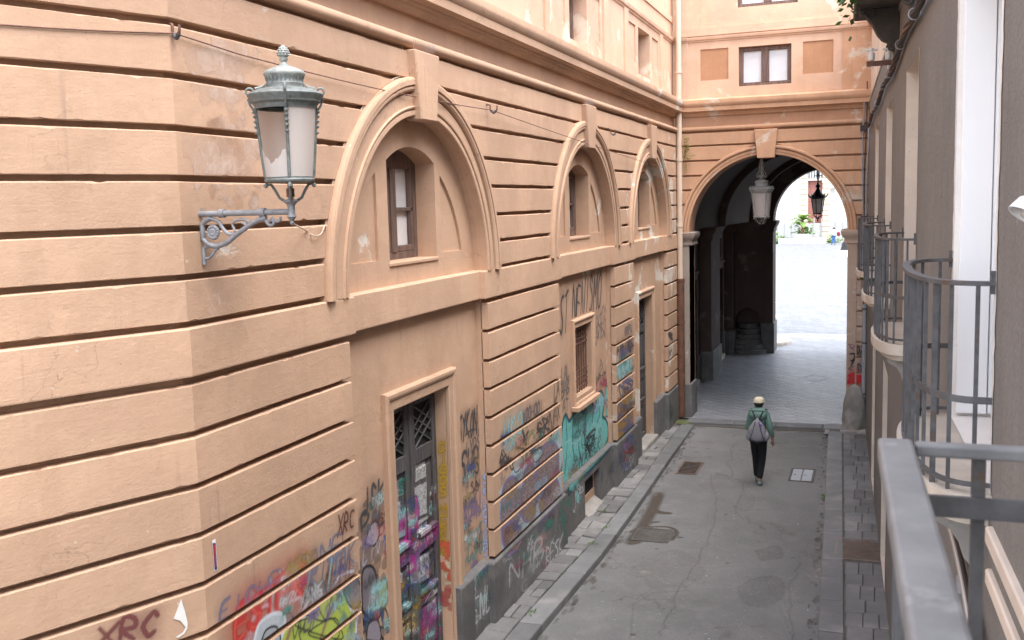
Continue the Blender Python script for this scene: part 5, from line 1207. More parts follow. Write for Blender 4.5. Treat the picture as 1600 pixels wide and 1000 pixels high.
class Film:
    def __init__(s, u0, u1, v0, v1, res, px2uv):
        s.u0, s.v0, s.res, s.px = u0, v0, res, px2uv
        s.W, s.H = int((u1-u0)/res)+1, int((v1-v0)/res)+1
        s.rgb = np.zeros((s.H, s.W, 3)); s.a = np.zeros((s.H, s.W)); s.r = random.Random(17)
    def _over(s, sl, al, col):
        al = np.clip(al, 0, 1); a0 = s.a[sl]; na = al+a0*(1-al); c0 = s.rgb[sl]
        w_ = np.where(na > 1e-4, al/np.maximum(na, 1e-4), 0)[..., None]
        s.rgb[sl] = c0*(1-w_)+np.array(col)*w_; s.a[sl] = na
    def stroke(s, pts, width, col, alpha=.9, soft=.35, px=True):
        Q = [s.px(*p) if px else p for p in pts]; rad = width/2+width*soft
        for (a, b), (c, d) in zip(Q[:-1], Q[1:]):
            i0, i1 = int((min(a, c)-rad-s.u0)/s.res), int((max(a, c)+rad-s.u0)/s.res)+2; j0, j1 = int((min(b, d)-rad-s.v0)/s.res), int((max(b, d)+rad-s.v0)/s.res)+2
            i0, j0, i1, j1 = max(0, i0), max(0, j0), min(s.W, i1), min(s.H, j1)
            if i0 >= i1 or j0 >= j1: continue
            U, V = np.meshgrid(s.u0+np.arange(i0, i1)*s.res, s.v0+np.arange(j0, j1)*s.res)
            dx, dy = c-a, d-b; L2 = dx*dx+dy*dy+1e-9; t = np.clip(((U-a)*dx+(V-b)*dy)/L2, 0, 1)
            D = np.hypot(U-a-t*dx, V-b-t*dy); al = alpha*np.clip((rad-D)/(2*width*soft+1e-6), 0, 1)
            sl = (slice(j0, j1), slice(i0, i1))
            # avoid double coverage: take the larger alpha along one stroke
            s._over(sl, al*np.where(al > s.a[sl]*.0, 1, 0), col)
    def fill(s, pts, col, alpha=.9, px=True, rough=0.0):
        Q = np.array([s.px(*p) if px else p for p in pts]); i0, j0 = int((Q[:, 0].min()-s.u0)/s.res), int((Q[:, 1].min()-s.v0)/s.res)
        i1, j1 = int((Q[:, 0].max()-s.u0)/s.res)+2, int((Q[:, 1].max()-s.v0)/s.res)+2
        i0, j0, i1, j1 = max(0, i0), max(0, j0), min(s.W, i1), min(s.H, j1)
        if i0 >= i1 or j0 >= j1: return
        U, V = np.meshgrid(s.u0+np.arange(i0, i1)*s.res, s.v0+np.arange(j0, j1)*s.res); ins = np.zeros(U.shape, bool); n = len(Q)
        for k in range(n):
            (a, b), (c, d) = Q[k], Q[(k+1) % n]
            if abs(d-b) < 1e-9: continue
            ins ^= ((b > V) != (d > V)) & (U < (c-a)*(V-b)/(d-b)+a)
        al = ins*alpha
        if rough: al = al*(RNG.random(ins.shape) > rough)
        s._over((slice(j0, j1), slice(i0, i1)), al, col)
    def smooth_fill(s, pts, col, alpha=.9, outline=None, ow=.03, oalpha=.9, rough=0.0):
        P = [tuple(p) for p in smoothline(list(pts)+[pts[0]], 6)]; s.fill(P, col, alpha, rough=rough)
        if outline is not None: s.stroke(P, ow, outline, oalpha, .2)
    def text(s, txt, p0, p1, up, width, col, alpha=.85, soft=.3, jit=.10, fill=.78):
        """letters from p0 to p1 (photograph pixels) standing along the vector up"""
        n = len(txt); p0, p1, up = np.array(p0, float), np.array(p1, float), np.array(up, float)
        for k, ch in enumerate(txt):
            for pl in GL_.get(ch, []):
                w0_ = width
                P = [tuple(map(float, q.split(','))) for q in pl.split(' ')]
                P = [(a+s.r.uniform(-jit, jit), b+s.r.uniform(-jit, jit)) for a, b in P]
                if len(P) > 2: P = smoothline(P, 4)
                Q_ = [tuple(p0+(p1-p0)*((k+a*fill)/n)+up*b) for a, b in P]
                s.stroke(Q_[::2]+Q_[-1:], width*3.2, col, alpha*.10, 1.0)
                s.stroke(Q_, width*s.r.uniform(.8, 1.2), col, alpha*s.r.uniform(.75, 1.05), soft)
                if s.r.random() < .22:
                    q_ = s.px(*Q_[-1]); s.stroke([q_, (q_[0], q_[1]-s.r.uniform(.04, .16))], width*.35, col, alpha*.7, .3, px=False)
    def scribble(s, box, n, width, col, alpha=.85, seed=0):
        rg = random.Random(seed); x0, y0, x1, y1 = box; P = [(rg.uniform(x0, x1), rg.uniform(y0, y1)) for _ in range(n)]
        s.stroke([tuple(p) for p in smoothline(P, 5)], width, col, alpha, .3)
    def blobs(s, box, n, r, col, alpha=.8, seed=0):
        rg = random.Random(seed); x0, y0, x1, y1 = box
        for _ in range(n):
            q = s.px(rg.uniform(x0, x1), rg.uniform(y0, y1)); rr = r*rg.uniform(.4, 1.3); k = rg.uniform(.5, 1.6)
            s.fill([(q[0]+rr*k*math.cos(t)*rg.uniform(.7, 1.2), q[1]+rr*math.sin(t)*rg.uniform(.7, 1.2)) for t in np.linspace(0, 6.28, 10)[:-1]], col, alpha*rg.uniform(.6, 1), px=False)
    def build(s, to3d, parent, skip=None, fade=.0):
        v = s.v0+np.arange(s.H)*s.res; u = s.u0+np.arange(s.W)*s.res
        a = s.a.copy()*(1-fade*RNG.random(s.a.shape))
        if skip is not None:
            for j in range(s.H): a[j] *= np.array([0.0 if skip(uu, v[j]) else 1.0 for uu in (u[:1] if True else u)])[0] if skip.__code__.co_argcount == 2 else 1
        keep = (a[:-1, :-1]+a[1:, :-1]+a[:-1, 1:]+a[1:, 1:]) > .03
        jj, ii = np.nonzero(keep)
        if len(jj) == 0: return None
        idx = np.full((s.H, s.W), -1, np.int64)
        for dj, di in ((0, 0), (0, 1), (1, 1), (1, 0)): idx[jj+dj, ii+di] = 0
        pj, pi_ = np.nonzero(idx == 0); idx[pj, pi_] = np.arange(len(pj))
        l = rootloc(parent)
        co_ = np.array([to3d(u[i], v[j]) for j, i in zip(pj, pi_)])-np.array([l.x, l.y, l.z])
        F_ = np.stack([idx[jj, ii], idx[jj, ii+1], idx[jj+1, ii+1], idx[jj+1, ii]], 1)
        me = bpy.data.meshes.new('graffiti'); me.vertices.add(len(co_)); me.vertices.foreach_set('co', co_.astype(np.float32).ravel())
        me.loops.add(F_.size); me.loops.foreach_set('vertex_index', F_.astype(np.int32).ravel())
        me.polygons.add(len(F_)); me.polygons.foreach_set('loop_start', np.arange(0, F_.size, 4, dtype=np.int32))
        me.update(calc_edges=True); me.validate()
        at_ = me.attributes.new('paint', 'FLOAT_COLOR', 'POINT')
        at_.data.foreach_set('color', np.concatenate([s.rgb[pj, pi_], a[pj, pi_][:, None]], 1).astype(np.float32).ravel())
        me.materials.append(M['paint']); o = bpy.data.objects.new('graffiti', me); COL.objects.link(o); o.parent = parent; return o
BLK, GRY, DGR = (.02, .02, .022), (.14, .14, .15), (.06, .06, .065)
WHT, PUR, PBL, BRN = (.62, .62, .62), (.20, .15, .30), (.46, .62, .68), (.20, .105, .085)
TEAL, LIME, RED, PINK, YEL, CYAN = (.17, .53, .50), (.42, .52, .07), (.50, .03, .03), (.40, .03, .24), (.42, .26, .03), (.28, .55, .56)
MAR, BLU, ORG = (.16, .05, .05), (.03, .07, .22), (.55, .10, .05)
XF = WX+PROUD
def groove(u, v_):
    return any(g-GH-.012 < v_ < g+.010 for g in GL) and v_ > .96 or .90 < v_ < .99
def px_x(X): return lambda x, y: tuple(onx(x, y, X)[1:])
# --- first pier
f = Film(5.9, 8.11, 1.35, 3.2, .010, px_x(XF))
f.fill([(372, 1010), (400, 968), (440, 945), (500, 912), (545, 880), (560, 878), (568, 1010)], (.40, .30, .26), .45, rough=.25)
f.blobs((390, 920, 562, 1005), 50, .07, (.36, .48, .48), .45, 3); f.blobs((400, 930, 562, 1005), 40, .05, (.55, .53, .52), .45, 13); f.blobs((420, 950, 562, 1005), 24, .05, (.20, .10, .10), .4, 14)
for P in ([(388, 1005), (396, 965), (420, 945), (428, 975), (446, 950), (470, 930)], [(470, 960), (492, 925), (512, 935), (530, 900), (552, 892)], [(430, 1000), (446, 985), (470, 975), (500, 950)]): f.stroke([tuple(p) for p in smoothline(P, 6)], .030, (.58, .56, .60), .8)
for k, x in enumerate((420, 435, 455, 478, 512)): f.stroke([(x, 985-k*16), (x+6, 930-k*14), (x+2, 905-k*12)], .03, (.30, .60, .58), .7)
f.text('ESTER', (366, 1000), (478, 925), (4, -50), .055, RED, .9, .3)
f.text('ESTER', (368, 1000), (480, 925), (4, -48), .02, (.6, .12, .08), .6, .3)
f.text('EICHEICONE', (343, 972), (538, 860), (3, -30), .020, (.17, .18, .27), .62, .4)
f.text('RIMAK', (482, 916), (558, 873), (3, -34), .024, (.16, .19, .27), .7, .35)
f.text('XRC', (527, 838), (554, 822), (2, -30), .016, (.10, .035, .03), .9, .25)
f.text('JLHL', (500, 935), (558, 900), (3, -42), .022, MAR, .75, .35)
f.smooth_fill([(432, 1010), (450, 975), (480, 960), (520, 925), (538, 930), (548, 952), (556, 960), (548, 1010), (490, 1020)], LIME, .9, (.60, .60, .66), .035)
f.smooth_fill([(395, 1010), (405, 975), (430, 958), (445, 968), (432, 1010)], (.45, .52, .55), .85, (.62, .64, .70), .03)
f.stroke([(448, 1000), (458, 968), (490, 945), (522, 918)], .05, (.26, .13, .11), .9); f.stroke([(500, 1000), (512, 962), (530, 930)], .04, (.26, .13, .11), .9)
f.smooth_fill([(536, 925), (556, 905), (566, 930), (556, 950), (545, 945)], (.25, .22, .22), .85, BLK, .02)
f.scribble((455, 955, 540, 1010), 12, .016, BLK, .9, 4); f.text('WN', (452, 1000), (520, 965), (6, -40), .016, BLK, .9)
f.smooth_fill([(405, 1012), (415, 985), (432, 980), (436, 1005)], (.3, .33, .35), .7, BLK, .02)
f.blobs((520, 965, 566, 1005), 8, .06, (.06, .14, .22), .6, 6); f.blobs((540, 960, 562, 1000), 6, .05, (.35, .42, .42), .7, 7)
small_tags(f, (430, 900, 555, 1000), 22, 12, 501)
f.build(lambda u, v_: (XF+.003, u, v_), pal, groove)
# --- facet tag
def pxf(x, y): p = onf(x, y, PROUD); return (float((Vector((p[0], p[1]))-CORNER).dot(FD)), p[2])
f = Film(-2.4, -.02, 2.2, 3.0, .012, pxf)
f.text('XRC', (150, 1012), (250, 985), (8, -34), .024, MAR, .85)
f.build(lambda u, v_: tuple(Vector((CORNER.x+FD.x*u+nF.x*(PROUD+.003), CORNER.y+FD.y*u+nF.y*(PROUD+.003), v_))), pal, groove)
# --- first bay: left strip, right strip, plinth
XB = WX-BAY
def bayX(u, v_): return (XB+(.119 if v_ < .948 else .003), u, v_)
f = Film(8.12, 8.985, .3, 3.2, .010, px_x(XB))
f.blobs((562, 760, 606, 1000), 40, .10, (.17, .13, .11), .40, 8)
f.text('JSK', (563, 805), (604, 782), (2, -34), .030, DGR, .85, .5, .2); f.text('PIL', (563, 835), (604, 812), (2, -28), .026, DGR, .8, .5, .2)
f.smooth_fill([(570, 850), (578, 822), (588, 815), (592, 835), (584, 852)], (.42, .36, .38), .85, BLK, .025)
f.text('LIVI', (566, 882), (605, 855), (2, -20), .018, (.42, .40, .48), .8)
f.smooth_fill([(566, 955), (566, 895), (580, 885), (588, 905), (584, 950), (576, 962)], (.20, .18, .20), .9, BLK, .03)
f.smooth_fill([(590, 950), (592, 915), (602, 905), (606, 930), (600, 950)], (.28, .33, .10), .8, DGR, .02)
f.blobs((566, 950, 606, 985), 10, .07, (.03, .09, .22), .8, 9); f.scribble((565, 945, 606, 1000), 14, .02, BLK, .8, 5)
f.smooth_fill([(572, 1000), (576, 975), (590, 970), (594, 1000)], (.30, .27, .31), .9, BLK, .02)
small_tags(f, (563, 790, 600, 1000), 18, 9, 502)
f.build(bayX, pal, lambda u, v_: .935 < v_ < .955)
f = Film(11.05, 11.66, .05, 3.2, .010, px_x(XB))
f.blobs((716, 760, 756, 900), 40, .05, (.32, .25, .20), .35, 93); f.blobs((716, 880, 758, 990), 24, .07, (.24, .24, .24), .35, 94)
f.text('SYKON!', (716, 688), (752, 672), (1, -36), .026, DGR, .9, .45, .15); f.stroke([(727, 680), (735, 672), (742, 671)], .02, DGR, .9)
f.text('LYDS', (728, 712), (750, 700), (1, -22), .014, (.12, .12, .14), .8)
f.text('SHB', (720, 752), (750, 735), (1, -40), .030, DGR, .75, .6, .15); f.blobs((722, 705, 750, 760), 12, .05, (.2, .19, .19), .35, 2); f.blobs((725, 765, 748, 780), 5, .05, (.36, .30, .12), .6, 3)
f.text('JOMN', (724, 822), (750, 806), (1, -34), .016, PUR, .9, .3, .2); f.scribble((724, 785, 748, 825), 10, .012, PUR, .8, 8)
f.text('LESP', (724, 880), (756, 858), (1, -38), .020, (.04, .24, .24), .8, .35, .15); f.blobs((722, 830, 755, 885), 10, .05, (.10, .36, .36), .5, 4); f.blobs((722, 828, 730, 845), 3, .04, WHT, .7, 5)
small_tags(f, (716, 690, 748, 980), 26, 8, 503)
f.text('NENL', (716, 985), (756, 945), (1, -40), .03, (.52, .52, .52), .9, .4); f.text('(8', (716, 945), (732, 930), (1, -30), .018, (.33, .33, .34), .7)
f.build(bayX, pal, lambda u, v_: .935 < v_ < .955)
# reveals facing the camera: yellow column of letters in the doorway, pale blue one at the pier
YR = d1[0]+d1[1]-.004
def px_y(Y): return lambda x, y: (ony(x, y, Y)[0], ony(x, y, Y)[2])
f = Film(XB-.165, XB-.01, .3, 3.2, .009, px_y(YR))
for k, ch in enumerate('DIGOSMERDA'):
    y_ = 706+k*17.5+(10 if k > 4 else 0); f.text(ch, (687, y_), (699, y_-3), (0, -13), .022, YEL, .85, .4, .06, .95)
f.blobs((687, 838, 706, 905), 16, .05, ORG, .85, 11); f.blobs((690, 870, 704, 915), 6, .04, (.62, .55, .40), .8, 12); f.blobs((687, 918, 712, 950), 8, .06, (.40, .08, .07), .7, 13)
f.build(lambda u, v_: (u, YR-.003, v_), pal)
YS = BAYS[0][0]+BAYS[0][1]
f = Film(WX-BAY+.005, WX-.004, .3, 2.5, .009, px_y(YS))
for k, ch in enumerate('SKLOTCREW'):
    y_ = 756+k*18; f.text(ch, (755, y_), (764, y_-3), (0, -13), .018, (.30, .38, .58), .8, .4, .06, .95)
f.build(lambda u, v_: (u, YS-(.120 if v_ < .948 else .004), v_), pal, lambda u, v_: .935 < v_ < .955)
# --- the big door
XD = WX-DOOR_D
def doorX(u, v_):
    t = abs(u-d1[0]); h = d1[1]
    o = .0385
    if t < .037: o = .0585
    elif .13 < t < h-.12:
        if any(a < v_ < b for a, b in ((1.74, 1.80),)): o = .0635
        elif 1.04 < v_ < 1.09: o = .0535
        elif any(a < v_ < b for a, b in ((.10, .30), (.92, 1.06), (1.55, 1.75), (2.60, 2.78))): o = .0365
        elif any(a < v_ < b for a, b in ((.36, .86), (1.16, 1.48), (1.87, 2.53))) and .17 < t < h-.16: o = .0195
        else: o = .0035
    return (XD+o, u, v_)
f = Film(d1[0]-.70, d1[0]+.70, .15, 2.72, .009, px_x(XD+.03))
rg = random.Random(23)
def bill(x, y, w_, h_, col, a=.9, lines=True):
    sl = .45; q = [(x, y), (x+w_, y-w_*sl), (x+w_, y-w_*sl+h_), (x, y+h_)]; f.fill(q, col, a, rough=.04)
    if lines:
        for k in range(int(h_/5)): f.stroke([(x+2, y+4+k*5), (x+w_-2, y-w_*sl+5+k*5)], .008, rg.choice([(.2, .2, .2), (.35, .33, .32), (.15, .3, .28)]), .6)
for q in ((648, 728, 19, 26, (.48, .48, .46)), (646, 762, 22, 50, (.50, .50, .50)), (612, 760, 12, 30, (.45, .36, .34)), (613, 790, 14, 40, (.42, .43, .45)), (650, 815, 20, 26, (.52, .51, .50)), (614, 835, 12, 26, (.42, .42, .44)), (652, 872, 20, 40, (.40, .40, .42)), (618, 898, 12, 18, (.55, .54, .52)), (677, 922, 6, 22, (.5, .5, .5))): bill(*q)
f.blobs((646, 760, 676, 905), 60, .022, WHT, .7, 21); f.blobs((612, 770, 630, 870), 30, .02, (.5, .5, .5), .7, 22); f.blobs((646, 760, 678, 905), 40, .02, DGR, .6, 23); f.blobs((612, 770, 640, 900), 24, .02, (.3, .1, .1), .5, 29)
f.blobs((612, 740, 686, 1000), 120, .03, (.22, .18, .20), .5, 95); f.blobs((612, 900, 686, 1000), 60, .035, (.10, .16, .20), .55, 96); f.blobs((612, 800, 640, 900), 30, .03, (.30, .05, .20), .5, 97)
for k in range(16): f.scribble((612+k*4, 760+k*13, 636+k*4, 800+k*13), 6, .012, [(.55, .55, .55), (.07, .06, .2), (.05, .25, .25), (.36, .05, .26)][k % 4], .7, 200+k)
f.smooth_fill([(626, 812), (634, 800), (640, 810), (640, 850), (632, 858), (624, 840)], PINK, .85, (.08, .05, .16), .02)
f.smooth_fill([(643, 800), (648, 775), (656, 790), (654, 820), (646, 830)], PINK, .85, (.08, .05, .16), .02)
f.stroke([(645, 862), (662, 845), (680, 828)], .16, (.34, .04, .22), .85); f.stroke([(616, 880), (630, 868), (645, 858)], .12, (.30, .04, .22), .8)
f.smooth_fill([(638, 860), (650, 850), (654, 890), (644, 905), (638, 890)], PINK, .85, (.06, .05, .20), .022)
for P in ([(642, 790), (645, 820), (640, 850), (650, 880), (642, 910)], [(625, 800), (620, 830), (632, 860)], [(676, 830), (680, 860), (672, 890)]): f.stroke([tuple(p) for p in smoothline(P, 5)], .024, (.07, .06, .20), .85)
f.blobs((641, 800, 652, 860), 10, .03, RED, .7, 24); f.blobs((618, 895, 650, 960), 26, .05, (.05, .22, .22), .6, 25); f.blobs((615, 880, 640, 930), 12, .04, (.05, .05, .22), .7, 26)
f.blobs((652, 880, 676, 915), 14, .03, (.06, .06, .25), .7, 27); f.blobs((660, 930, 686, 1000), 24, .04, (.26, .03, .17), .65, 28)
f.text('TEMP', (640, 912), (658, 902), (0, -9), .010, WHT, .9, .3); f.text('POG', (622, 1000), (648, 984), (2, -26), .022, (.50, .36, .12), .9, .35); f.text('VFGG', (658, 985), (686, 962), (1, -26), .022, (.36, .05, .26), .9, .35)
f.text('EVVIVA', (645, 858), (676, 838), (0, -9), .009, WHT, .8, .3)
small_tags(f, (612, 760, 676, 1000), 60, 6, 507, .010)
f.build(doorX, door1, None, .25)
# --- second pier: tags above, big brown and violet piece, plinth letters
def pierX(u, v_): return ((WX+.119) if v_ < .948 else XF+.003, u, v_)
f = Film(11.69, 14.68, .12, 3.1, .012, px_x(XF))
f.blobs((782, 690, 874, 800), 60, .06, (.30, .25, .24), .28, 90); f.blobs((782, 740, 874, 850), 40, .05, (.30, .38, .42), .35, 91); f.blobs((790, 850, 880, 930), 30, .08, (.26, .25, .25), .3, 92)
f.text('WOOHOO!', (816, 662), (848, 643), (1, -20), .018, (.10, .105, .13), .85, .3)
f.text('UKO', (787, 690), (818, 676), (1, -34), .034, CYAN, .85, .4); f.text('NA', (790, 706), (806, 698), (1, -16), .024, CYAN, .7, .4)
for i, bx in enumerate(((780, 700, 800, 735), (815, 670, 830, 695), (838, 655, 862, 685), (785, 690, 860, 720))): f.scribble(bx, 9, .028, DGR, .7, 30+i)
f.text('SYN', (838, 688), (866, 670), (1, -28), .028, DGR, .85, .4, .2); f.text('LA', (866, 625), (874, 618), (0, -28), .018, DGR, .8); f.text('AX', (866, 660), (875, 654), (0, -26), .018, DGR, .8)
f.blobs((822, 665, 850, 690), 6, .05, (.20, .30, .14), .5, 31)
f.fill([(779, 768), (800, 735), (825, 722), (850, 696), (874, 668), (877, 690), (878, 768), (860, 790), (835, 820), (800, 850), (783, 868)], PBL, .78, rough=.06)
for P in ([(782, 800), (786, 762), (800, 745), (812, 760), (814, 800), (800, 835), (786, 850)], [(814, 770), (820, 735), (832, 725), (838, 750), (836, 800), (822, 815), (814, 800)], [(838, 735), (846, 702), (862, 690), (872, 705), (870, 745), (852, 765), (840, 760)], [(842, 790), (850, 765), (868, 748), (875, 770), (866, 790), (848, 808)], [(790, 868), (786, 830), (800, 815), (814, 830), (806, 855)]):
    f.smooth_fill(P, BRN, .88, PUR, .045, .9, rough=.08)
for i, bx in enumerate(((785, 760, 812, 830), (816, 740, 836, 800), (842, 700, 870, 750), (842, 760, 874, 800), (790, 820, 812, 860))): f.scribble(bx, 7, .014, (.32, .24, .38), .7, 40+i); f.scribble(bx, 6, .010, (.42, .36, .34), .6, 50+i)
f.text('NESK', (786, 800), (810, 785), (0, -12), .012, (.25, .18, .30), .8)
for P in ([(800, 725), (812, 712), (818, 722), (806, 738)], [(830, 712), (842, 700), (848, 708), (836, 722)]): f.smooth_fill(P, (.4, .5, .52), .5, BLK, .018)
f.blobs((790, 800, 850, 845), 14, .03, (.12, .28, .24), .5, 33)
f.text('NHB', (794, 915), (850, 868), (1, -34), .045, (.50, .50, .50), .8, .5); f.text('C', (812, 928), (822, 920), (1, -20), .03, (.36, .36, .36), .5, .5)
f.scribble((838, 815, 854, 862), 12, .014, (.55, .22, .20), .85, 36); f.text('RESK', (850, 884), (878, 858), (1, -26), .026, (.60, .60, .58), .9, .3)
f.stroke([(855, 860), (866, 830), (867, 795)], .02, (.4, .4, .4), .7); f.scribble((872, 770, 881, 850), 12, .022, (.03, .24, .17), .75, 37); f.blobs((785, 845, 870, 900), 20, .06, (.17, .17, .19), .35, 38)
small_tags(f, (780, 680, 868, 900), 60, 8, 504, .014)
f.build(pierX, pal, groove, .15)
# --- second bay: teal bubble piece and black tags
f = Film(14.72, 18.24, .12, 4.3, .016, px_x(XB))
f.text('ST.NENISMO', (874, 520), (940, 478), (2, -56), .036, DGR, .9, .3, .10)
f.text('SKTEG', (930, 540), (946, 520), (1, -44), .020, GRY, .75); f.scribble((931, 490, 946, 535), 10, .018, GRY, .7, 60)
f.scribble((933, 555, 944, 600), 10, .016, GRY, .6, 61); f.text('LAL', (877, 600), (890, 588), (0, -22), .024, GRY, .75); f.text('BAB', (877, 622), (890, 612), (0, -20), .022, GRY, .75); f.text('AT', (879, 645), (889, 638), (0, -18), .022, GRY, .7)
f.smooth_fill([(878, 770), (877, 700), (879, 662), (884, 648), (889, 658), (896, 648), (904, 640), (912, 645), (916, 632), (924, 628), (929, 638), (933, 618), (940, 612), (944, 628), (941, 650), (946, 655), (950, 668), (948, 690), (936, 708), (910, 735), (890, 755)], TEAL, .95, (.02, .09, .11), .06, rough=.02)
f.smooth_fill([(945, 622), (947, 605), (951, 604), (952, 616), (948, 624)], TEAL, .9, DGR, .03); f.smooth_fill([(946, 650), (948, 636), (954, 634), (962, 642), (958, 650), (952, 652)], TEAL, .9, DGR, .025)
for P in ([(884, 650), (886, 700), (882, 740)], [(896, 650), (894, 690), (898, 720)], [(905, 642), (903, 690), (908, 720)], [(917, 634), (913, 680), (920, 705)], [(927, 640), (925, 670), (931, 695)], [(934, 622), (937, 645), (933, 660)]): f.stroke([tuple(p) for p in smoothline(P, 5)], .040, (.02, .10, .12), .9)
f.text('THPASA', (882, 712), (942, 670), (1, -20), .024, (.36, .62, .60), .8, .35); f.text('VEMW', (910, 720), (942, 690), (1, -26), .020, (.40, .65, .62), .7)
f.text('ENAKER', (898, 742), (940, 700), (1, -22), .026, BLK, .9, .3, .15); f.scribble((911, 660, 930, 720), 26, .024, BLK, .85, 62); f.scribble((908, 670, 932, 710), 16, .02, BLK, .8, 63)
f.blobs((880, 755, 900, 780), 6, .08, TEAL, .7, 64); f.text('JR', (884, 800), (898, 786), (0, -30), .026, (.42, .44, .44), .8); f.scribble((873, 775, 882, 800), 6, .03, (.03, .25, .22), .6, 65)
small_tags(f, (878, 560, 952, 780), 26, 7, 505, .02)
for (a_, e_, z_, w_) in ((16.09, 17.21, .30, .76), (15.80, 17.22, 2.0, 3.6)):      # no paint across the openings
    f.a[int((z_-f.v0)/f.res):int((w_-f.v0)/f.res)+1, int((a_-f.u0)/f.res):int((e_-f.u0)/f.res)+1] = 0
f.build(bayX, pal, lambda u, v_: .935 < v_ < .955, .1)
# --- third pier
f = Film(18.28, 19.82, .12, 4.2, .016, px_x(XF))
f.blobs((964, 560, 990, 700), 30, .09, (.34, .24, .18), .3, 98)
f.text('FWEUBS', (964, 556), (989, 543), (1, -16), .040, DGR, .85, .3); f.text('GSPU', (976, 524), (988, 517), (0, -12), .026, GRY, .6); f.text('OSPU', (966, 592), (987, 578), (0, -22), .05, CYAN, .8, .35)
f.fill([(965, 622), (988, 606), (990, 676), (966, 694)], (.36, .21, .04), .75, rough=.12)
for i, bx in enumerate(((965, 590, 989, 630), (965, 625, 989, 655), (965, 650, 990, 690))): f.scribble(bx, 9, .05, (.11, .12, .20), .8, 70+i)
f.blobs((966, 690, 992, 740), 14, .10, (.08, .09, .19), .5, 73); f.scribble((972, 688, 990, 725), 10, .03, (.30, .04, .06), .8, 74); f.text('NUSR', (972, 738), (990, 722), (0, -14), .024, (.38, .38, .38), .7)
small_tags(f, (964, 540, 986, 735), 22, 6, 506, .022)
f.build(pierX, pal, groove, .15)
# --- last pier and pier of the archway
f = Film(23.4, 24.7, .12, 4.2, .02, px_x(XF))
f.scribble((1042, 515, 1051, 530), 9, .05, DGR, .8, 80); f.scribble((1043, 545, 1051, 555), 7, .03, GRY, .7, 81); f.blobs((1042, 620, 1052, 650), 8, .12, (.05, .12, .05), .5, 82)
f.build(pierX, pal, groove, .1)
f = Film(-.545, -.36, .9, 2.9, .012, px_y(YW-.064))
f.text('7', (1328, 572), (1338, 571), (0, -18), .03, BLK, .9); f.scribble((1326, 572, 1336, 580), 6, .02, GRY, .8, 83); f.scribble((1326, 538, 1338, 548), 6, .02, (.3, .15, .25), .5, 84)
f.text('ZDR', (1325, 598), (1350, 597), (0, -12), .045, (.50, .02, .03), .95, .25)
f.build(lambda u, v_: (u, YW-.064, v_), arc)
f = Film(-.33, -.14, .9, 2.9, .012, px_y(YW-PROUD-.004))
f.text('DZ', (1339, 553), (1350, 553), (0, -12), .02, BLK, .9); f.text('XE', (1340, 562), (1350, 561), (0, -8), .015, GRY, .9); f.text('D', (1341, 582), (1349, 582), (0, -12), .025, (.05, .07, .10), .9); f.text('ZDR', (1325, 598), (1350, 597), (0, -12), .045, (.50, .02, .03), .95, .25)
f.build(lambda u, v_: (u, YW-PROUD-.004, v_), arc, groove)

# --- asphalt: repairs, damp run, scars and kerb grit as thin films on the road
pxg = lambda x, y: tuple(onz(x, y, 0.0)[:2])
f = Film(-4.05, -.5, 9.0, 24.0, .022, pxg)
DK, DK2, PALE = (.115, .112, .108), (.085, .08, .075), (.27, .255, .235)
def patch(pts, col, al, edge=.22):
    P = [tuple(p) for p in smoothline(list(pts)+[pts[0]], 7)]; P = [(x+f.r.uniform(-1.2, 1.2), y+f.r.uniform(-.8, .8)) for x, y in P]
    f.fill(P, col, al, rough=.06); f.stroke(P, .03, DK2, edge, .6)
patch([(1150, 920), (1185, 903), (1220, 905), (1226, 930), (1200, 948), (1165, 945)], DK, .17, .06)
patch([(1180, 862), (1215, 855), (1222, 872), (1190, 876)], DK, .16, .1)
f.stroke([(985, 1000), (990, 945), (1020, 928), (1078, 925)], .02, DK2, .22, .6)
patch([(1090, 760), (1130, 740), (1180, 780), (1160, 800)], PALE, .12, .0); patch([(1000, 880), (1060, 860), (1100, 900), (1020, 920)], PALE, .14, .05)
for P, w_, al in (([(1030, 772), (1020, 795), (1005, 822), (986, 848)], .17, .6), ([(1022, 798), (1034, 802), (1046, 803)], .10, .5), ([(1012, 818), (1030, 816)], .06, .4), ([(985, 832), (1000, 826), (1040, 824), (1057, 832), (1050, 845)], .06, .55), ([(985, 850), (1000, 848)], .08, .4)):
    f.stroke([tuple(p) for p in smoothline(P, 6)], w_, (.085, .066, .05), al, .35)
for i, (bx, n) in enumerate((((948, 866, 968, 888), 9), ((988, 890, 1014, 902), 7), ((1265, 850, 1284, 915), 16), ((1070, 690, 1110, 715), 8), ((1160, 700, 1180, 712), 5), ((1200, 690, 1260, 700), 8))): f.blobs(bx, n, .09, PALE, .35, 300+i)
for i in range(26): f.blobs((940, 700, 1290, 1000), 1, f.r.uniform(.02, .05), f.r.choice([PALE, DK2, (.4, .39, .37)]), .5, 330+i)
for i in range(260):
    y_ = f.r.uniform(9, 23.9); s_ = f.r.random() < .5; x_ = kxl(y_)+abs(f.r.gauss(0, .06))+.01 if s_ else kxr(y_)-abs(f.r.gauss(0, .06))-.01; rr = f.r.uniform(.02, .07)
    f.fill([(x_+rr*math.cos(t)*.6, y_+rr*2*math.sin(t)) for t in np.linspace(0, 6.28, 8)[:-1]], f.r.choice([(.10, .082, .065), (.13, .12, .105), (.2, .19, .17), (.075, .065, .055)]), f.r.uniform(.2, .5), px=False)
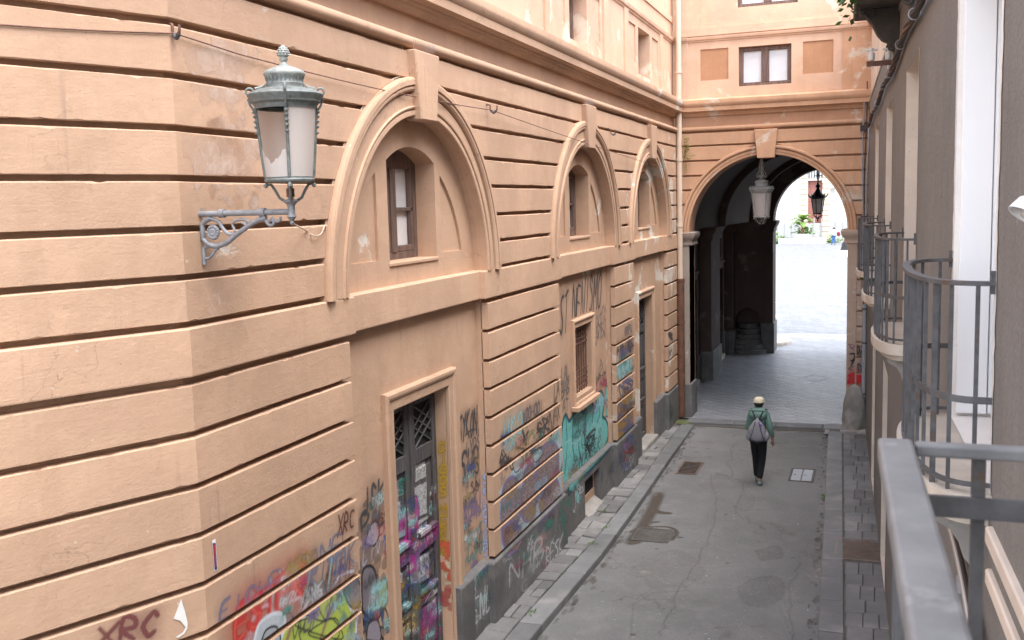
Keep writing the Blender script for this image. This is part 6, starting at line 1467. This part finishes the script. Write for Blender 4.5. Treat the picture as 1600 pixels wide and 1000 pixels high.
for P in ([(1030, 1000), (1060, 930), (1100, 860), (1118, 790), (1110, 740)], [(1110, 740), (1160, 760), (1150, 800), (1200, 830)], [(1240, 1000), (1235, 930), (1250, 880)], [(960, 940), (1010, 935), (1040, 955)], [(1150, 690), (1140, 720), (1146, 750)]):
    Q_ = [(x+f.r.uniform(-4, 4), y+f.r.uniform(-4, 4)) for x, y in (tuple(p) for p in smoothline(P, 8))]; f.stroke(Q_, .018, (.07, .065, .06), .26, .4)
o_ = f.build(lambda u, v_: (u, v_, roadz(u, v_)+.0035), road)
o_.name = 'stains'
# --- pale bloom and scuffs beside the lantern, where the corner stays damp
f = Film(5.88, 7.6, 4.8, 7.1, .014, px_x(XF))
f.blobs((300, 70, 380, 170), 26, .10, (.62, .46, .36), .28, 400); f.blobs((290, 190, 400, 300), 34, .09, (.64, .48, .38), .26, 401); f.blobs((300, 60, 420, 330), 30, .05, (.66, .52, .44), .35, 402); f.blobs((330, 180, 420, 320), 24, .07, (.36, .22, .15), .22, 403)
for i in range(14): x_ = f.r.uniform(295, 430); y_ = f.r.uniform(60, 300); f.stroke([(x_, y_), (x_+2, y_+f.r.uniform(14, 40))], .02, (.66, .52, .43), .35, .6)
f.build(lambda u, v_: (XF+.0025, u, v_), pal, lambda u, v_: any(g-GH-.012 < v_ < g+.010 for g in GU)).name = 'bloom'
# ================================================================ PEOPLE
def skin(name, J, E, R, mat, parent, root=0, lev=2):
    l = rootloc(parent); me = bpy.data.meshes.new(name); me.from_pydata([tuple(Vector(p)) for p in J], E, []); me.update()
    o = bpy.data.objects.new(name, me); COL.objects.link(o); o.parent = parent
    md = o.modifiers.new('skin', 'SKIN'); md.use_smooth_shade = True
    sv = me.skin_vertices[0] if len(me.skin_vertices) else None
    if sv is None:
        me.attributes; import bmesh as _b; bm = _b.new(); bm.from_mesh(me); bm.verts.layers.skin.verify(); bm.to_mesh(me); bm.free(); sv = me.skin_vertices[0]
    for i, r in enumerate(R):
        sv.data[i].radius = (r, r) if not isinstance(r, tuple) else r; sv.data[i].use_root = (i == root)
    s2 = o.modifiers.new('sub', 'SUBSURF'); s2.levels = lev; s2.render_levels = lev
    me.materials.append(M[mat]); return o
def ellipsoid(c, r, n=16, m=10, pw=1.0):
    vs = []; 
    for j in range(m+1):
        t = -PI/2+PI*j/m
        for i in range(n):
            a = 2*PI*i/n; ca, sa = math.cos(a), math.sin(a); k = math.cos(t)
            f_ = lambda x: math.copysign(abs(x)**pw, x)
            vs.append((c[0]+r[0]*f_(k)*f_(ca), c[1]+r[1]*f_(k)*f_(sa), c[2]+r[2]*f_(math.sin(t))))
    return MB().add(vs, [(j*n+i, j*n+(i+1) % n, (j+1)*n+(i+1) % n, (j+1)*n+i) for j in range(m) for i in range(n)])
def person(loc, rz, label, mats, cap=True, hood=True):
    skin_m, hair_m, top_m, leg_m, shoe_m = mats
    root = thing('person', label, 'person', loc)
    hipL, hipR = (-.085, 0, .90), (.085, 0, .90)
    J = [(0, 0, .95), (0, 0, 1.12), (0, .01, 1.30), (0, .01, 1.43), (0, .02, 1.50), (0, .045, 1.575), (0, .045, 1.66),
         hipL, (-.075, .13, .50), (-.06, .17, .10), (-.06, .29, .045), hipR, (.065, .03, .49), (.035, -.12, .13), (.04, -.01, .045),
         (-.15, .0, 1.37), (-.20, .02, 1.12), (-.17, .14, .95), (.15, 0, 1.37), (.225, -.04, 1.12), (.255, .05, .90)]
    E = [(0, 1), (1, 2), (2, 3), (3, 4), (4, 5), (5, 6), (0, 7), (7, 8), (8, 9), (9, 10), (0, 11), (11, 12), (12, 13), (13, 14), (2, 15), (15, 16), (16, 17), (2, 18), (18, 19), (19, 20)]
    R = [(.13, .10), (.125, .09), (.14, .10), .06, .055, (.080, .092), (.07, .08), .085, .058, .042, .036, .085, .058, .042, .036, .06, .045, .032, .06, .045, .032]
    for s_, wi in ((-1, 17), (1, 20)):
        w_ = Vector(J[wi]); b0 = len(J); J.append(tuple(w_+Vector((0, .02, -.06)))); E.append((wi, b0)); R.append((.038, .018))
        for k, (dx, ln) in enumerate(((-.028, .062), (-.010, .072), (.010, .070), (.028, .055))):
            a = len(J); J += [tuple(w_+Vector((dx*.6, .03+dx*.3, -.10))), tuple(w_+Vector((dx*.8, .055, -.10-ln*.75)))]; E += [(b0, a), (a, a+1)]; R += [.0095, .0085]
        a = len(J); J += [tuple(w_+Vector((-s_*.035, .045, -.07))), tuple(w_+Vector((-s_*.042, .065, -.11)))]; E += [(b0, a), (a, a+1)]; R += [.011, .009]
    body = skin('body', J, E, R, skin_m, root)
    jk = [0, 1, 2, 3, 15, 16, 17, 18, 19, 20]; mp = {}
    JJ = [(0, -.005, .80), (0, 0, .95), (0, 0, 1.12), (0, .01, 1.28), (0, .01, 1.40), (0, .01, 1.465), (-.145, .0, 1.375), (-.20, .02, 1.12), (-.172, .13, .98), (.145, 0, 1.375), (.228, -.04, 1.12), (.256, .045, .935)]
    skin('jacket', JJ, [(0, 1), (1, 2), (2, 3), (3, 4), (4, 5), (4, 6), (6, 7), (7, 8), (4, 9), (9, 10), (10, 11)], [(.165, .13), (.165, .13), (.155, .12), (.15, .115), (.10, .085), (.065, .065), .078, .062, .052, .078, .062, .052], top_m, root, 3)
    skin('trousers', [(0, 0, .92), (-.08, 0, .86), (-.078, .13, .50), (-.062, .17, .10), (.08, 0, .86), (.066, .03, .49), (.037, -.12, .12)], [(0, 1), (1, 2), (2, 3), (0, 4), (4, 5), (5, 6)], [(.14, .115), .098, .074, .060, .098, .074, .060], leg_m, root)
    for a, b2 in (((-.06, .13, .06), (-.06, .30, .05)), ((.036, -.15, .065), (.042, .02, .05))):
        m_ = (Vector(a)+Vector(b2))/2; skin('shoe', [a, tuple(m_+Vector((0, 0, -.003))), b2], [(0, 1), (1, 2)], [(.044, .050), (.044, .042), (.038, .032)], shoe_m, root, 1)
    for s_ in (-1, 1): ellipsoid((loc[0]+s_*.080, loc[1]+.035, loc[2]+1.60), (.014, .024, .032), 8, 6).build('ear', skin_m, root, smooth=80)
    ellipsoid((loc[0], loc[1]+.015, loc[2]+1.590), (.090, .102, .095), 18, 12).build('hair', hair_m, root, smooth=80)
    no = MB(); no.lathe([(.018, -.02), (.012, .01), (.004, .035), (0, .036)], (loc[0], loc[1]+.135, loc[2]+1.60), 8); no.build('nose', skin_m, root, smooth=80)
    if cap:
        cp_ = MB(); vs = []
        for j in range(9):
            t = PI/2*j/8
            for i in range(20): a = 2*PI*i/20; vs.append((loc[0]+.098*math.cos(t)**.8*math.cos(a), loc[1]+.035+.118*math.cos(t)**.8*math.sin(a), loc[2]+1.622+.090*math.sin(t)**.8))
        cp_.add(vs, [(j*20+i, j*20+(i+1) % 20, (j+1)*20+(i+1) % 20, (j+1)*20+i) for j in range(8) for i in range(20)]); c_o = cp_.build('cap', 'cap_cream', root, smooth=70)
        MB().prism([(.09*math.cos(a), .10+.13*math.sin(a)) for a in np.linspace(.1, PI-.1, 12)], lambda u, v_, d: (loc[0]+u, loc[1]+.04+v_, loc[2]+d-v_*.15), 1.640, 1.648).build('cap_peak', 'cap_cream', root)
        MB().tube([(loc[0]+.103*math.cos(a), loc[1]+.035+.122*math.sin(a), loc[2]+1.617) for a in np.linspace(0, 2*PI, 24)], .006, 5).build('cap_band', 'cap_cream', root)
    if hood:
        vs = []; n, m = 18, 10
        hd = ellipsoid((loc[0], loc[1]-.095, loc[2]+1.405), (.175, .095, .12), 18, 10, .85); hd.v = [(p[0], p[1]+.06*max(0, (p[2]-loc[2]-1.40))/.1, p[2]) for p in hd.v]; hd.build('hood', top_m, root, smooth=80)
        MB().tube(smoothline([(loc[0]-.12, loc[1]+.04, loc[2]+1.44), (loc[0]-.15, loc[1]-.06, loc[2]+1.45), (loc[0]-.08, loc[1]-.12, loc[2]+1.475), (loc[0]+.08, loc[1]-.12, loc[2]+1.475), (loc[0]+.15, loc[1]-.06, loc[2]+1.45), (loc[0]+.12, loc[1]+.04, loc[2]+1.44)], 5), .028, 8).build('hood_rim', top_m, root, smooth=80)
    root.rotation_euler = (0, 0, rz); return root
def cloth(name, base, fold=.5):
    m, t = new_mat(name); b = N(t); p = b.pos(); n = b.noise(b.scalev(p, (14, 14, 9)), 1.0, 4, .55, 1.2); q_ = b.noise(p, 220, 2)
    b.out(b.mix(n, C4(mul(base, .72)), C4(mul(base, 1.2))), .8, b.bump(b.math('ADD', n, b.math('MULTIPLY', q_, .1)), fold, .03), spec=.25); return m
M['skin'] = plain('skin', (.36, .20, .14), .5); M['hair'] = plain('dark_hair', (.02, .014, .01), .5, .3, 60)
M['jacket'] = cloth('green_jacket', (.135, .225, .185)); M['trousers'] = cloth('black_trousers', (.012, .012, .014)); M['shoe'] = cloth('grey_green_shoe', (.16, .22, .21), .3)
M['cap_cream'] = cloth('cream_cap', (.66, .58, .42), .2); M['bag_grey'] = cloth('grey_backpack', (.26, .25, .27), .8); M['strap'] = cloth('dark_strap', (.03, .03, .035), .2)
M['shirt'] = cloth('white_shirt', (.75, .73, .70)); M['jeans'] = cloth('blue_jeans', (.06, .14, .36)); M['bag_red'] = cloth('wine_bag', (.20, .03, .06)); M['lilac'] = plain('lilac', (.32, .12, .55), .5)
PL = (-2.02, 19.30, .017)
pr = person(PL, math.radians(-4), 'person in a green hooded jacket, cream cap and black trousers walking toward the archway', ('skin', 'hair', 'jacket', 'trousers', 'shoe'))
bp = thing('backpack', 'grey drawstring backpack on the back of the person in green', 'backpack', (PL[0], PL[1]-.22, PL[2]+.9))
b_ = ellipsoid((PL[0]-.01, PL[1]-.205, PL[2]+1.11), (.175, .095, .235), 20, 14, .75); b_.v = [(PL[0]+(p[0]-PL[0])*(1.0 if p[2] < PL[2]+1.12 else max(.25, 1-(p[2]-PL[2]-1.12)*3.2)), p[1], p[2]) for p in b_.v]
b_.build('bag', 'bag_grey', bp, smooth=80)
for s_ in (-1, 1):
    MB().tube(smoothline([(PL[0]+s_*.03, PL[1]-.24, PL[2]+1.33), (PL[0]+s_*.10, PL[1]-.13, PL[2]+1.46), (PL[0]+s_*.14, PL[1]+.02, PL[2]+1.475), (PL[0]+s_*.16, PL[1]+.14, PL[2]+1.34)], 5), .014, 6).build('strap', 'strap', bp)
    MB().tube(smoothline([(PL[0]+s_*.03, PL[1]-.30, PL[2]+1.30), (PL[0]+s_*.08, PL[1]-.305, PL[2]+1.10), (PL[0]+s_*.13, PL[1]-.28, PL[2]+.95)], 5), .006, 5).build('cord', 'strap', bp)
    ellipsoid((PL[0]+s_*.165, PL[1]-.20, PL[2]+.99), (.05, .06, .09), 12, 8).build('side_pocket', 'bag_grey', bp, smooth=80)
MB().tube([(PL[0]-.15, PL[1]-.27, PL[2]+.93), (PL[0], PL[1]-.31, PL[2]+.905), (PL[0]+.15, PL[1]-.27, PL[2]+.93)], .016, 6).build('hem_band', 'strap', bp)
ellipsoid((PL[0]+.075, PL[1]-.305, PL[2]+1.24), (.022, .015, .026), 8, 6).build('charm', 'lilac', bp, smooth=80)

# ================================================================ THE SQUARE BEYOND
Y2 = 100.0
q = ony(1303, 379, Y2); p2 = person((q[0], Y2, plz(Y2)), math.radians(75), 'person in white shirt and blue jeans crossing the bright square', ('skin', 'hair', 'shirt', 'jeans', 'shoe'), False, False)
sb = ellipsoid((q[0]+.42, Y2-.05, plz(Y2)+1.05), (.16, .12, .20), 12, 8, .8).build('shoulder_bag', 'bag_red', None, smooth=80); tag(sb, 'wine red bag carried by the person in white shirt', 'bag')
M['facade'] = plaster('pale_facade', (.66, .60, .52), peel=.2, streak=.25); M['facade_pil'] = plaster('ochre_quoins', (.64, .52, .38), streak=.3); M['reddoor'] = wood('faded_red_door', (.36, .15, .12), wear=.3); M['hoard'] = plain('grey_hoarding', (.42, .41, .39), .7)
YF = 108.0
fac = thing('church_front', 'pale building across the square with a tall faded red doorway', 'building', (ony(1275, 360, YF)[0], YF, plz(YF)))
fnQ = lambda u, v_, d: (u, YF+d, v_)
xa = lambda x: ony(x, 340, YF)[0]; zf = lambda y_: ony(1275, y_, YF)[2]; z0f = plz(YF)-.2
MB().plate([(xa(1275)-34, z0f), (xa(1275)+26, z0f), (xa(1275)+26, 19), (xa(1275)-34, 19)], [([(xa(1262), z0f+.02), (xa(1286), z0f+.02), (xa(1286), zf(282)), (xa(1262), zf(282))], .6, False), ([(xa(1297), zf(338)), (xa(1304), zf(338)), (xa(1304), zf(295)), (xa(1297), zf(295))], .4, False), ([(xa(1206), zf(344)), (xa(1212), zf(344)), (xa(1212), zf(318)), (xa(1206), zf(318))], .4, False)], fnQ).build('wall', 'facade', fac)
MB().box(xa(1262), xa(1286), YF+.5, YF+.6, z0f, zf(282)).build('door', 'reddoor', fac)
for a, e, y0_, y1_ in ((1297, 1304, 338, 295), (1206, 1212, 344, 318)): MB().box(xa(a), xa(e), YF+.35, YF+.4, zf(y0_), zf(y1_)).build('window', 'pane', fac)
gw = MB().box(xa(1262), xa(1286), YF-.05, YF+.1, zf(278), zf(262)).build('window', 'pane', fac)
for i in range(6): x = xa(1262)+(xa(1286)-xa(1262))*(i+.5)/6; MB().box(x-.05, x+.05, YF-.12, YF-.05, zf(278), zf(262)).build('bar', 'rail', gw)
for a in (1255.5, 1290.5):
    z = z0f; k = 0
    while z < 14:
        MB().box(xa(a)-.33-.06*(k % 2), xa(a)+.33+.06*(k % 2), YF-.22, YF+.02, z+.03, z+.52).build('quoin', 'facade_pil', fac); z += .55; k += 1
MB().box(xa(1275)-34, xa(1275)+26, YF-.06, YF+.01, z0f, z0f+2.0).build('hoarding', 'hoard', fac)
for i in range(26): x = xa(1205)+i*.72; MB().box(x-.05, x+.05, YF-.14, YF-.06, z0f, z0f+2.5).build('hoarding_post', 'hoard', fac)
yp = 103.0
for i, (a, e, lb) in enumerate(((1217, 1242, 'long white planter box left of the palm on the square'), (1264, 1291, 'long white planter box right of the palm on the square'))):
    x0, x1 = ony(a, 370, yp)[0], ony(e, 370, yp)[0]; z = plz(yp); t = thing('planter', lb, 'planter', ((x0+x1)/2, yp, z))
    MB().box(x0, x1, yp-.4, yp+.4, z, z+.55).build('trough', 'white', t, bevel=.03); MB().box(x0+.08, x1-.08, yp-.32, yp+.32, z+.5, z+.56).build('soil', 'mortar', t)
x0, x1 = ony(1242.5, 370, yp)[0], ony(1263.5, 370, yp)[0]; z = plz(yp)
pt_ = thing('planter', 'taller white planter box holding the palm on the square', 'planter', ((x0+x1)/2, yp, z)); MB().box(x0, x1, yp-.6, yp+.6, z, z+.95).build('trough', 'white', pt_, bevel=.04); MB().box(x0+.1, x1-.1, yp-.5, yp+.5, z+.9, z+.97).build('soil', 'mortar', pt_)
xm = (x0+x1)/2; pa = thing('palm', 'young green palm growing in the taller planter on the square', 'palm', (xm, yp, z+.97)); rg = random.Random(4)
MB().tube([(xm, yp, z+.95), (xm+.1, yp, z+1.9), (xm+.05, yp, z+2.7)], [.13, .1, .07], 8).build('trunk', 'rust', pa)
fr_ = MB()
for i in range(15):
    a = 2*PI*i/15+rg.uniform(-.2, .2); L = rg.uniform(1.0, 1.7); up_ = rg.uniform(.3, 1.5); b0 = Vector((xm+.05, yp, z+2.6-rg.uniform(0, 1.0))); pv = None
    for k in range(9):
        t = k/8; p = b0+Vector((math.cos(a)*L*t, math.sin(a)*L*t, up_*t-1.1*t*t)); sd_ = Vector((-math.sin(a), math.cos(a), -.25))*(.30*math.sin(PI*min(1, t*.9+.1))+.03)
        if pv: fr_.add([pv[0], pv[1], p+sd_, p], [(0, 1, 2, 3)]); fr_.add([pv[0], pv[2], p+Vector((-sd_.x, -sd_.y, sd_.z)), p], [(0, 1, 2, 3)])
        pv = (p, p+sd_, p+Vector((-sd_.x, -sd_.y, sd_.z)))
fr_.build('fronds', 'palm', pa)
for i, (x, lb) in enumerate(((1213, 'low green shrub left of the planter boxes'), (1257, 'low green growth at the foot of the palm'), (1296, 'low green shrub behind the crossing person'))):
    q = ony(x, 370, yp+.3); s_ = thing('shrub', lb, 'shrub', (q[0], yp+.3, plz(yp)))
    zz0 = .95 if i == 1 else .0
    leaves(MB(), [(q[0]+rg.gauss(0, .55), yp+.3+rg.gauss(0, .2), plz(yp)+zz0+abs(rg.gauss(0, .4))) for _ in range(160)], .3, rg, -.3).build('leaves', 'palm', s_)
q = ony(1318, 375, 84); blk = thing('concrete_block', 'pale concrete block on the square near the right pier', 'block', (q[0], 84, plz(84)))
MB().box(q[0]-.6, q[0]+.7, 83.6, 84.4, plz(84)-.02, plz(84)+.55).build('block', 'white', blk, bevel=.03)
sk2 = lump((q[0]+.2, 84, plz(84)+.55), .38, .3, .75, 14, 10, .1, 12).build('rubbish_sack', 'cable', None, smooth=60); tag(sk2, 'dark rubbish sack standing on the pale concrete block', 'sack')
